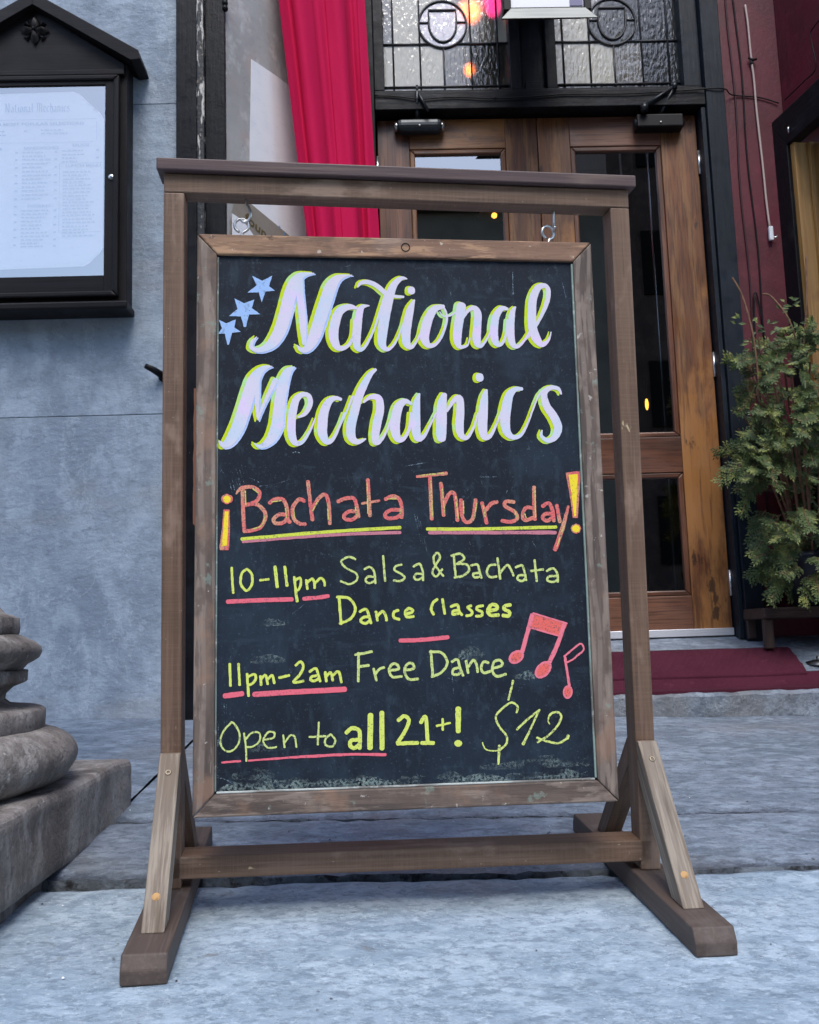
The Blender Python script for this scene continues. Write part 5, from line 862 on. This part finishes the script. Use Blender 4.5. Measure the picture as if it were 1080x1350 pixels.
('Open','lime2',0.4,0,[[-314.4,-906.0,3.6,-329.0,-922.0,3.5,-334.3,-940.8,3.5,-326.3,-954.6,3.5,-313.6,-955.6,3.5,-302.5,-943.4,3.5,-301.0,-926.0,3.6,-309.0,-910.6,3.6,-315.4,-906.0,3.6],[-293.0,-926.3,3.6,-289.8,-948.5,3.6,-288.8,-974.3,3.5],[-289.8,-936.5,3.6,-279.2,-925.8,3.6,-266.4,-926.5,3.6,-265.8,-940.4,3.6,-278.0,-949.8,3.6,-288.2,-950.1,3.6],[-259.4,-938.4,3.6,-241.8,-935.8,3.6,-240.1,-927.0,3.6,-250.7,-926.0,3.6,-259.4,-940.0,3.6,-251.4,-952.3,3.6,-236.3,-951.8,3.6],[-224.1,-931.6,3.6,-221.9,-952.9,3.6],[-221.9,-945.0,3.6,-211.8,-932.6,3.6,-203.8,-935.4,3.6,-201.0,-952.9,3.6]]),
('to','lime2',0.4,0,[[-160.9,-911.2,3.9,-163.2,-950.0,3.9],[-177.9,-936.2,3.9,-149.1,-935.5,3.9],[-139.9,-932.6,3.9,-149.1,-940.3,3.9,-149.2,-950.8,3.9,-137.6,-954.0,3.9,-131.9,-943.4,3.9,-139.3,-933.2,3.9]]),
('all','lime',0.4,0,[[-112.2,-930.9,7.8,-101.4,-923.2,7.9,-89.3,-927.7,7.9,-87.9,-942.2,7.8,-88.8,-958.8,7.8],[-89.6,-943.7,7.8,-103.6,-944.9,7.8,-105.4,-953.8,7.8,-97.9,-957.8,7.8,-88.7,-951.8,7.8],[-68.2,-901.1,11.2,-70.2,-958.7,11.1],[-47.7,-897.4,9.9,-48.6,-960.4,9.8]]),
('underline','pink',0.4,0,[[-331.0,-975.4,3.9,-299.3,-974.0,3.9]]),
('underline','pink',0.4,0,[[-285.0,-973.8,3.5,-201.7,-970.3,4.5,-169.5,-969.8,5.8,-104.6,-968.8,5.2,-42.5,-971.4,5.9]]),
('twenty_one','lime',0.4,0,[[-18.2,-911.8,7.6,-7.1,-904.7,7.6,1.0,-913.3,7.6,-7.7,-933.1,7.6,-20.6,-951.3,7.5],[-20.6,-952.6,7.5,16.0,-952.5,7.6],[22.5,-916.9,7.6,31.7,-907.5,7.6,33.9,-951.1,7.6],[23.3,-953.0,7.6,44.8,-953.7,7.6],[51.2,-923.6,4.6,75.7,-919.4,4.6],[62.5,-911.9,5.0,62.0,-931.0,5.0],[91.5,-894.5,11.9,90.3,-934.5,9.9]]),
('twenty_one','lime',0.4,1,[[97.0,-956.0,95.5,-959.6,91.8,-961.7,87.2,-961.5,83.6,-959.2,82.3,-955.5,83.8,-952.0,87.6,-949.9,92.1,-950.0,95.7,-952.4]]),
('dollar_twelve','lime3',0.4,0,[[194.5,-846.8,4.4,189.7,-863.8,4.3,184.4,-880.8,4.3],[199.1,-904.1,4.3,201.2,-893.1,4.3,189.6,-886.2,4.3,173.0,-896.2,4.3,160.3,-910.5,4.3,166.1,-928.6,4.3,178.6,-945.3,4.3,177.4,-959.9,4.3,163.6,-970.7,4.3],[162.9,-970.7,2.6,149.4,-970.9,2.6,138.5,-966.7,2.6,133.9,-955.2,2.6],[164.9,-962.7,6.0,162.0,-994.9,4.0],[198.6,-934.5,4.3,220.7,-915.6,4.3,241.8,-900.8,4.3],[240.0,-903.0,4.3,221.5,-938.5,4.3,208.8,-960.9,6.0],[259.5,-926.5,2.7,257.0,-919.9,2.7,261.9,-909.2,4.4,274.0,-905.6,4.4,282.2,-914.1,4.4,272.9,-931.8,4.3,255.2,-947.7,4.3,236.0,-958.5,4.3],[235.3,-950.3,4.3,251.4,-956.7,4.3,275.0,-961.3,4.3,292.5,-952.1,4.3],[293.3,-948.8,6.7,291.7,-953.7,5.3]]),
('scratch','scr',0.15,0,[[-321.7,-465.5,1.2,-315.0,-494.4,1.2],[-316.8,-462.1,1.2,-310.1,-492.7,1.2],[-315.2,-455.4,1.2,-303.5,-482.6,1.2],[-308.6,-448.6,1.2,-300.2,-475.8,1.2],[-303.6,-446.9,1.2,-293.6,-475.8,1.2],[-298.6,-441.8,1.2,-293.6,-462.2,1.2],[-305.2,-469.0,1.2,-298.6,-486.0,1.2],[-318.1,-553.3,1.2,-298.4,-570.2,1.2],[-314.8,-563.4,1.2,-301.7,-573.5,1.2],[-335.0,-451.9,1.2,-330.0,-458.7,1.2],[-73.6,-441.6,1.2,-39.4,-441.0,1.2],[-255.5,-486.2,1.2,-208.8,-469.4,1.2],[-265.5,-482.8,1.2,-232.2,-479.5,1.2],[-39.5,-538.7,1.2,-38.9,-557.5,1.2],[-206.8,-717.5,1.2,-173.7,-691.7,1.2],[-158.2,-431.7,1.2,-144.7,-435.2,1.2],[-285.4,-465.7,1.2,-265.5,-476.0,1.2]]),
('scratch','scr',0.15,0,[[19.6,-535.7,1.2,30.3,-590.5,1.2],[24.6,-539.2,1.2,35.2,-597.3,1.2],[29.5,-549.5,1.2,41.1,-605.9,1.2],[32.4,-570.1,1.2,42.0,-597.4,1.2],[197.2,-491.9,1.2,194.2,-498.9,1.2],[229.4,-565.0,1.2,237.6,-578.9,1.2],[240.7,-589.3,1.2,252.0,-610.1,1.2],[124.2,-488.1,1.2,113.3,-505.3,1.2],[132.8,-491.6,1.2,120.1,-508.9,1.2],[145.7,-467.3,1.2,148.7,-481.2,1.2],[121.1,-588.0,1.2,123.6,-594.9,1.2],[318.5,-688.0,1.2,329.0,-688.9,1.2],[335.7,-621.4,1.2,337.1,-666.1,1.2],[4.5,-445.9,1.2,45.9,-439.1,1.2],[86.6,-468.8,1.2,177.1,-466.7,1.2]]),
('scratch','scr',0.15,0,[[80.6,-805.1,1.3,83.9,-867.6,1.3],[72.9,-837.8,1.3,89.6,-844.8,1.3],[112.8,-964.3,1.3,121.1,-966.8,1.3],[21.9,-1011.5,1.3,43.3,-1013.6,1.3],[313.3,-1017.9,1.3,327.9,-1012.5,1.3],[81.6,-1005.0,1.3,83.2,-1006.6,1.3],[138.6,-789.8,1.3,143.8,-787.3,1.3],[178.2,-1013.2,1.3,272.8,-1011.6,1.3],[171.1,-1022.5,1.3,289.5,-1018.6,1.3],[146.4,-862.7,1.3,152.7,-874.3,1.3]]),
('scratch','scr',0.15,0,[[-328.3,-858.5,1.3,-327.0,-934.7,1.3],[-324.1,-865.0,1.3,-323.3,-909.5,1.3],[-337.7,-909.1,1.3,-338.9,-984.6,1.3],[-331.2,-934.6,1.3,-332.0,-959.7,1.3],[-317.4,-784.9,1.3,-315.7,-797.9,1.3],[-345.1,-993.7,1.3,-303.9,-1017.0,1.3],[-341.9,-1000.1,1.3,-307.1,-1010.6,1.3],[-269.0,-1005.8,1.3,-262.7,-999.7,1.3],[-140.5,-988.2,1.3,-139.9,-991.4,1.3]]),
('scratch','scr2',0.15,0,[[-287.4,-54.0,2.4,-260.0,-53.5,2.4],[-205.2,-420.7,2.4,-198.5,-418.6,2.4,-191.1,-420.7,2.4],[-47.6,-418.0,2.4,-40.8,-421.5,2.4],[-288.9,-237.1,2.4,-291.6,-233.6,2.4],[-231.4,-225.9,2.4,-229.7,-243.5,2.4],[-316.9,-429.8,2.3,-314.6,-431.5,2.3],[-102.6,-57.6,2.4,-88.5,-53.6,2.4]]),
('scratch','scr2',0.15,0,[[99.2,-101.5,2.1,100.3,-111.4,2.1],[223.3,-61.1,2.1,222.3,-107.5,2.1],[238.9,-400.6,2.1,242.6,-414.1,2.1],[229.5,-413.0,2.1,243.6,-414.1,2.1],[173.1,-417.5,2.1,177.7,-415.4,2.1],[28.8,-412.9,2.1,33.0,-407.6,2.1],[6.3,-416.3,2.1,7.4,-412.9,2.1],[300.9,-404.1,2.1,306.4,-399.9,2.1],[-19.5,-414.6,2.1,-17.8,-418.8,2.1],[186.1,-397.1,2.1,190.1,-401.3,2.1]]),
('scratch','scr',0.15,0,[[301.5,-59.6,1.1,317.6,-66.8,1.1,322.2,-87.2,1.1,329.5,-128.0,1.1],[301.6,-98.8,1.1,308.5,-107.9,1.1,319.6,-105.9,1.1]])]

# ------------------------------------------------------------------ the A-board stand
SRM = Matrix(((0.9967490509, -0.0802137075, 0.0075558299), (0.0805673328, 0.9929017632, -0.0874928204), (-0.0004840733, 0.0878171387, 0.9961364946)))
W_, PW, PD, ZR0, ZR1, FH, FW = .8956, .038, .0523, 1.3275, 1.3637, .0438, .0705
def rack(co):
    x = co.x + math.copysign(.0221, co.x) * max(-.1, 1 - co.z / ZR0) * min(1, abs(co.x) / .40); return Vector((x, co.y, co.z - .0176 * co.x))
sg = thing('sign_stand', 'brown wooden stand with top rail and splayed feet holding the chalkboard', 'sign stand', (0.0437232, 1.8889577, 0), SRM)
def sbox(name, a, b, m=stand_m, bev=.0025, parent=None, ax=None):
    mb = MB(); mb.span(a, b, bev=bev, ax=ax)
    return mb.warp(rack).build(name, m, parent or sg)
hx = W_ / 2
sbox('cap_board', (-hx - .012, -.013, ZR1 + .0015), (hx + .012, PD + .013, ZR1 + .0245), mat('grey brown cap timber', H('#574440'), [(G1, 5, .35, .7, H('#46363a'), .8), (G2, 5, .45, .7, H('#6d5a52'), .6), ((5, 8, 8), 4, .56, .75, H('#7b675b'), .6)], rough=.55, bump=[(G2, 4, .0006)]))
sbox('top_rail', (-hx, 0, ZR0), (hx, PD, ZR1))
for s in (-1, 1):
    xo, xi = s * hx, s * (hx - PW)
    sbox('post', (min(xo, xi), 0, FH + .0005), (max(xo, xi), PD, ZR0 - .0006))
    xc = s * (hx - PW / 2)
    mb = MB(); yf, yb_ = -.2955, .4292
    mb.prism([(yf, .0), (yf, FH * .5), (yf + .012, FH), (yb_ - .012, FH), (yb_, FH * .5), (yb_, 0)], xc - FW / 2, xc + FW / 2, 'yz', bev=.003, ax='y')
    mb.warp(rack).build('foot', foot_m, sg)
    for front in (True, False):
        pts = [(-.0015, .288), (-.236, FH + .0006), (-.186, FH + .0006), (-.0015, .232)]
        if front: pts = [(-.0015, .2905), (-.012, .2905), (-.206, FH + .0006), (-.150, FH + .0006), (-.0015, .222)]
        if not front: pts = [(PD - a, z_) for a, z_ in pts]
        mb = MB(); mb.prism(pts, min(xo, xi) + .0004, max(xo, xi) - .0004, 'yz', bev=.002)
        for v in mb.bm.verts:                       # grain follows the slanting length
            c_ = v.co; v[mb.gc] = Vector((c_.z * .757 + c_.y * .653 * (1 if front else -1), c_.x + s * 3, c_.y * .757 - c_.z * .653 * (1 if front else -1)))
        br = mb.warp(rack).build('brace', brace_m if front else stand_m, sg)
        if front:
            for (yy_, zz_), kind in (((-.0305, .262), 'screw'), ((-.18, .090), 'plug')):
                n = Vector((0, -.755, .656)).normalized()
                Mx = Vector((0, 0, 1)).rotation_difference(n).to_matrix()
                t_ = (.2905 - zz_) / (.2905 - FH); yl = -.012 - t_ * .194
                mb = MB()
                if kind == 'screw': mb.lathe([(0, -.0005), (.0022, .0), (.0026, .0015), (.0052, .0016), (.006, .0003)], (xc, yl, zz_), 18, M=Mx)
                else: mb.lathe([(0, .0016), (.0045, .0015), (.0072, .0003)], (xc, yl, zz_), 9, M=Mx)
                mb.warp(rack).build('screw' if kind == 'screw' else 'wood_filler', dull_screw_m if kind == 'screw' else screw_m, br)
sbox('stretcher', (-hx + PW - .0225, .0, .0612), (hx - PW + .0225, .0635, .1014))
for hx_, hz in ((-.296, 0), (.303, 0)):
    z1 = ZR0 + .0005 ; mb = MB()
    pts = [(hx_, PD / 2, z1 + .004), (hx_, PD / 2, z1 - .008), (hx_ + .004, PD / 2, z1 - .017), (hx_ + .0075, PD / 2, z1 - .028), (hx_ + .004, PD / 2, z1 - .039), (hx_ - .005, PD / 2, z1 - .044), (hx_ - .013, PD / 2, z1 - .038)]
    if hx_ > 0: pts = [(a, b_ + (a - hx_) * 1.2, z_) for a, b_, z_ in pts]; pts = [(hx_ + (a - hx_) * .25, b_, z_) for a, b_, z_ in pts]
    mb.tube(curve(pts, 5), .0028, 10); mb.warp(rack).build('hook', steel_m, sg)

# ------------------------------------------------------------------ the chalkboard hanging from it
BRM = Matrix(((0.9967045176, -0.0805347030, 0.0097090747), (0.0804511222, 0.9967204767, 0.0087125308), (-0.0103788946, -0.0079027129, 0.9999149092)))
cb = thing('chalkboard', 'worn wood framed chalkboard with colourful lettering hanging in the stand', 'chalkboard', (0.0444817, 1.7922743, 1.2551671), BRM)
BW, BH = .7624, 1.0677; bx0, bx1 = -.3443, .3432; bz0, bz1 = -1.0285, -.0405; hw = BW / 2
def fr(poly, m, ax, chips=0):
    mb = MB(); mb.prism(poly, 0, .023, bev=.003, ax=ax); return mb.build('frame_rail', m, cb)
fr([(-hw, -.001), (-hw, -BH + .001), (bx0, bz0), (bx0, bz1)], frame_grey_m, 'z')
fr([(hw, -.001), (bx1, bz1), (bx1, bz0), (hw, -BH + .001)], frame_grey_m, 'z')
fr([(-hw + .0005, 0), (bx0 + .0005, bz1 + .0003), (bx1 - .0005, bz1 + .0003), (hw - .0005, 0)], frame_m, 'x')
fr([(-hw + .0005, -BH), (hw - .0005, -BH), (bx1 - .0005, bz0 - .0003), (bx0 + .0005, bz0 - .0003)], frame_grey_m, 'x')
mb = MB(); mb.span((bx0 - .01, .0075, bz0 - .01), (bx1 + .01, .017, bz1 + .01), ax='x', off=(0, 0, 0)); mb.build('slate', slate_m, cb)
mb = MB()                                              # splintered bare edge on the left of the frame
pts = [(-hw - .0035 + .002 * fbm(k * .5, 2, 0, 3), -.30 - k * .012) for k in range(22)]
mb.prism([(-hw + .004, -.30)] + [(a, b_) for a, b_ in pts] + [(-hw + .004, -.56)], .002, .02, ax='z'); mb.build('splintered_edge', mat('bare red wood', H('#6b4330'), [((3, 60, 60), 5, .45, .65, H('#3f2519'), .9)], rough=.8), cb)
for nm_, a_, b_2, col_ in (('left', (bx0 + .0006, .0035, bz0 + .004), (bx0 + .0036, .0074, bz1 - .004), '#6f7d78'), ('right', (bx1 - .0042, .003, bz0 + .004), (bx1 - .0006, .0074, bz1 - .004), '#7f9188'), ('low', (bx0 + .004, .0025, bz0 + .0004), (bx1 - .0045, .0074, bz0 + .0036), '#b4b8b2')):
    mb = MB(); mb.span(a_, b_2, bev=.0008); mb.build('inner_bead', mat('chalky bead ' + nm_, H(col_), [((8, 60, 60), 5, .45, .62, H('#5a5049'), .8), (60, 4, .55, .7, H('#c3cac4'), .5)], rough=.85), cb)
mb = MB(); mb.tube([(.0135 + .008 * math.cos(R(a)), -.0006, -.019 + .008 * math.sin(R(a))) for a in range(0, 360, 20)], .0009, 5, closed=True); mb.build('ring_mark', cable_m, cb)
for ex, tilt in ((-.299, 0), (.298, .9)):
    mb = MB(); rr = .0135; zc2 = .0225
    ca, sa = math.cos(tilt * 0.35), math.sin(tilt * 0.35)
    pts = [(rr * math.sin(R(a)), 0, zc2 - rr * math.cos(R(a))) for a in range(18, 343, 18)]
    pts = [(0.0, 0, -.01), (0.0, 0, .002), (.0015, 0, .0075)] + pts
    mb.tube([(ex + a * ca, .0115 + a * sa, z_) for a, b_, z_ in pts], .0027, 10); mb.build('screw_eye', steel_m, cb)

# chalk: colour, then how much board shows through the grain
def chalk(name, c, cover=.5, c2=None):
    lay = [((300, 1, 300), 3, cover, cover + .16, L3(.06, .08, .10), .85), ((90, 1, 90), 4, .56, .72, L3(.05, .07, .09), .45)]
    if c2: lay = [((28, 1, 28), 3, .40, .66, c2, .85)] + lay
    return mat(name, c, lay, rough=.95, spec=.1)
CM = {'yellow': chalk('yellow chalk', H('#cbd34e'), .54), 'gold': chalk('gold chalk', H('#ecd23a'), .60), 'lime': chalk('bold lime chalk', H('#cfd966'), .56), 'lime2': chalk('lime chalk', H('#c6d280'), .53), 'lime3': chalk('grainy lime chalk', H('#cfd97a'), .50),
      'salmon': chalk('salmon chalk', H('#d96b68'), .50, H('#cf9a78')), 'yellowrub': chalk('rubbed yellow chalk', H('#c9bf6a'), .50), 'pink': chalk('pink chalk', H('#e06a78'), .57), 'pinkdull': chalk('dull pink chalk', H('#c07a86'), .54), 'pink2': chalk('coral pink chalk', H('#e27886'), .57), 'salmonnote': chalk('coral chalk', H('#e0685f'), .52),
      'bluechalk': chalk('blue chalk', H('#9ab8e2'), .60), 'scr': scr_m, 'scr2': scr_m}
head_w = mat('white heading chalk', H('#d0cad8'), [((16, 1, 13), 3, .46, .66, H('#b4cddd'), .55), ((14, 1, 17), 3, .54, .70, H('#dcc4e4'), .7), ((400, 1, 400), 2, .62, .72, H('#9fa6c4'), .5), ((35, 1, 35), 4, .66, .76, H('#8d93b4'), .5)], rough=.95, spec=.1)
head_y = mat('yellow heading chalk', H('#bfd22c'), [((22, 1, 22), 3, .50, .66, H('#a9dd9a'), .85), ((400, 1, 400), 2, .62, .7, H('#7f9a2a'), .5)], rough=.95, spec=.1)
head_b = mat('blue heading chalk', H('#a9bfe6'), [((18, 1, 18), 3, .5, .66, H('#c5cdf0'), .8), ((400, 1, 400), 2, .6, .7, H('#6d83b0'), .6)], rough=.95, spec=.1)
SY = .0075
CNT = [0]
def ribbon(mb, q, y, dx=0.0, dz=0.0, grow=1.0, rag=.0004, add=0.0):
    """one chalk stroke of varying width lying on the slate (millimetres in, metres out)"""
    P = [((q[i] + dx) / 1000, (q[i + 1] + dz) / 1000, q[i + 2] * grow / 1000 + add) for i in range(0, len(q), 3)]
    pts = curve([(a, b_, c_) for a, b_, c_ in P], 7) if len(P) > 2 else [Vector(P[0]).lerp(Vector(P[1]), t / 8) for t in range(9)]
    n = len(pts); CNT[0] += 1; sd_ = CNT[0] * 7.3
    prev = None; yk = y - .00012 * (CNT[0] % 5) / 5
    def row(i):
        a = pts[max(i - 1, 0)]; b_ = pts[min(i + 1, n - 1)]; t = Vector((b_.x - a.x, b_.y - a.y)); t = t.normalized() if t.length > 1e-9 else Vector((1, 0))
        return t, Vector((-t.y, t.x))
    L = []; Rr = []
    for i in range(n):
        t, nn = row(i); p_ = pts[i]; hw_ = max(.0003, p_.z / 2)
        j1 = rag * fbm(i * .9, sd_, 1, 3); j2 = rag * fbm(i * .9, sd_, 5, 3)
        yy_ = yk - .00018 * i / n
        L.append((p_.x + nn.x * (hw_ + j1), yy_, p_.y + nn.y * (hw_ + j1))); Rr.append((p_.x - nn.x * (hw_ + j2), yy_, p_.y - nn.y * (hw_ + j2)))
    vL = [mb.bm.verts.new(p_) for p_ in L]; vR = [mb.bm.verts.new(p_) for p_ in Rr]
    for i in range(n - 1): mb.bm.faces.new((vL[i], vL[i + 1], vR[i + 1], vR[i]))
    for i, sgn, vl, vr in ((0, -1, vL[0], vR[0]), (n - 1, 1, vL[-1], vR[-1])):
        hw_ = pts[i].z / 2
        if hw_ < .0012: continue
        t, nn = row(i); fan = [vl]
        for k in range(1, 6):
            a = math.pi * k / 6; fan.append(mb.bm.verts.new((pts[i].x + nn.x * hw_ * math.cos(a) + t.x * sgn * hw_ * .8 * math.sin(a), vl.co.y, pts[i].y + nn.y * hw_ * math.cos(a) + t.y * sgn * hw_ * .8 * math.sin(a))))
        fan.append(vr)
        mb.bm.faces.new(fan if sgn > 0 else fan[::-1])
    mb._new(None, off=(0, 0, 0))
def poly(mb, q, y):
    P = [(q[i] / 1000, q[i + 1] / 1000) for i in range(0, len(q), 2)]; out = []
    CNT[0] += 1
    for i, a in enumerate(P):
        b_ = P[(i + 1) % len(P)]; m_ = max(1, int(math.dist(a, b_) / .003))
        for k in range(m_):
            t = k / m_; j = .0003 if k else 0
            out.append((a[0] + (b_[0] - a[0]) * t + random.uniform(-j, j), y - .00002 * (CNT[0] % 6), a[1] + (b_[1] - a[1]) * t + random.uniform(-j, j)))
    vs = [mb.bm.verts.new(p_) for p_ in out]
    es = [mb.bm.edges.new((vs[i], vs[(i + 1) % len(vs)])) for i in range(len(vs))]
    bmesh.ops.triangle_fill(mb.bm, use_beauty=True, edges=es)
    mb._new(None, off=(0, 0, 0))
KIND = {'star': 'star', 'underline': 'underline', 'dash': 'dash', 'music_note': 'music_note', 'quaver': 'music_note', 'exclamation_mark': 'exclamation_mark', 'scratch': 'chalk_scratches', 'ampersand': 'lettering'}
order = []; groups = {}
cnt_u = 0; cnt_s = 0; cnt_e = 0
for word, colr, z, pl_, sts in CHALK:
    key = word
    if word == 'underline':
        if colr in ('pinkdull',) or (colr == 'pink'): cnt_u += 1
        key = 'underline%d' % cnt_u
    if word == 'star': cnt_s += 1; key = 'star%d' % cnt_s
    if word == 'exclamation_mark': key = 'exclamation_mark' + ('L' if sts[0][0] < 0 else 'R')
    if key not in groups: groups[key] = []; order.append((key, word))
    groups[key].append((colr, z, pl_, sts))
for key, word in order:
    mb = MB(); mats_ = []
    for colr, z, pl_, sts in groups[key]:
        if colr == 'head':
            mats_ = [head_y, head_b, head_w]
            for st_ in sts:
                first = sts.index(st_) < (3 if 'N' == key[0] else 4)
                mb.mi = 0; ribbon(mb, st_, SY - .0003, -5.4, -1.6, .96); ribbon(mb, st_, SY - .0005, -4.6, 2.2 if first else .6, .96)
                if first: mb.mi = 1; ribbon(mb, st_, SY - .0007, 2.6, -2.0, .92)
                mb.mi = 2; ribbon(mb, st_, SY - .0010, 0, 0, .86)
            continue
        m_ = CM[colr]
        if m_ not in mats_: mats_.append(m_)
        mb.mi = mats_.index(m_)
        for st_ in sts:
            if pl_: poly(mb, st_, SY - .0003 - z * .0006)
            else: ribbon(mb, st_, SY - .0003 - z * .0006, grow=.62 if colr.startswith('scr') else .9, rag=.0007)
    mb.build(KIND.get(word, 'lettering'), mats_, cb)

mb = MB(); rg = random.Random(5)
for k in range(46):
    x = rg.uniform(bx0 + .01, bx1 - .06); w_ = rg.uniform(.02, .06); z_ = bz0 + rg.uniform(.003, .010)
    ribbon(mb, [x * 1000, z_ * 1000, rg.uniform(6, 15), (x + w_ * .5) * 1000, (z_ + rg.uniform(0, .006)) * 1000, rg.uniform(8, 24), (x + w_) * 1000, z_ * 1000, 5], SY - .0002, rag=.002)
for x, z_, w_, h_, s_ in ((.13, -1.000, .20, 16, 0), (.21, -.990, .12, 12, 0), (-.31, -1.0, .07, 22, 0), (-.29, -.955, .05, 14, 0), (.10, -.80, .04, 30, 0), (.20, -.84, .05, 16, 0), (-.28, -.80, .06, 16, 0), (-.27, -.735, .05, 14, 0), (.26, -.075, .03, 30, 0)):
    ribbon(mb, [x * 1000, z_ * 1000, h_ * .5, (x + w_ / 2) * 1000, z_ * 1000 + 3, h_, (x + w_) * 1000, z_ * 1000, h_ * .4], SY - .00012, rag=.003)
mb.build('chalk_dust', dust_m, cb)
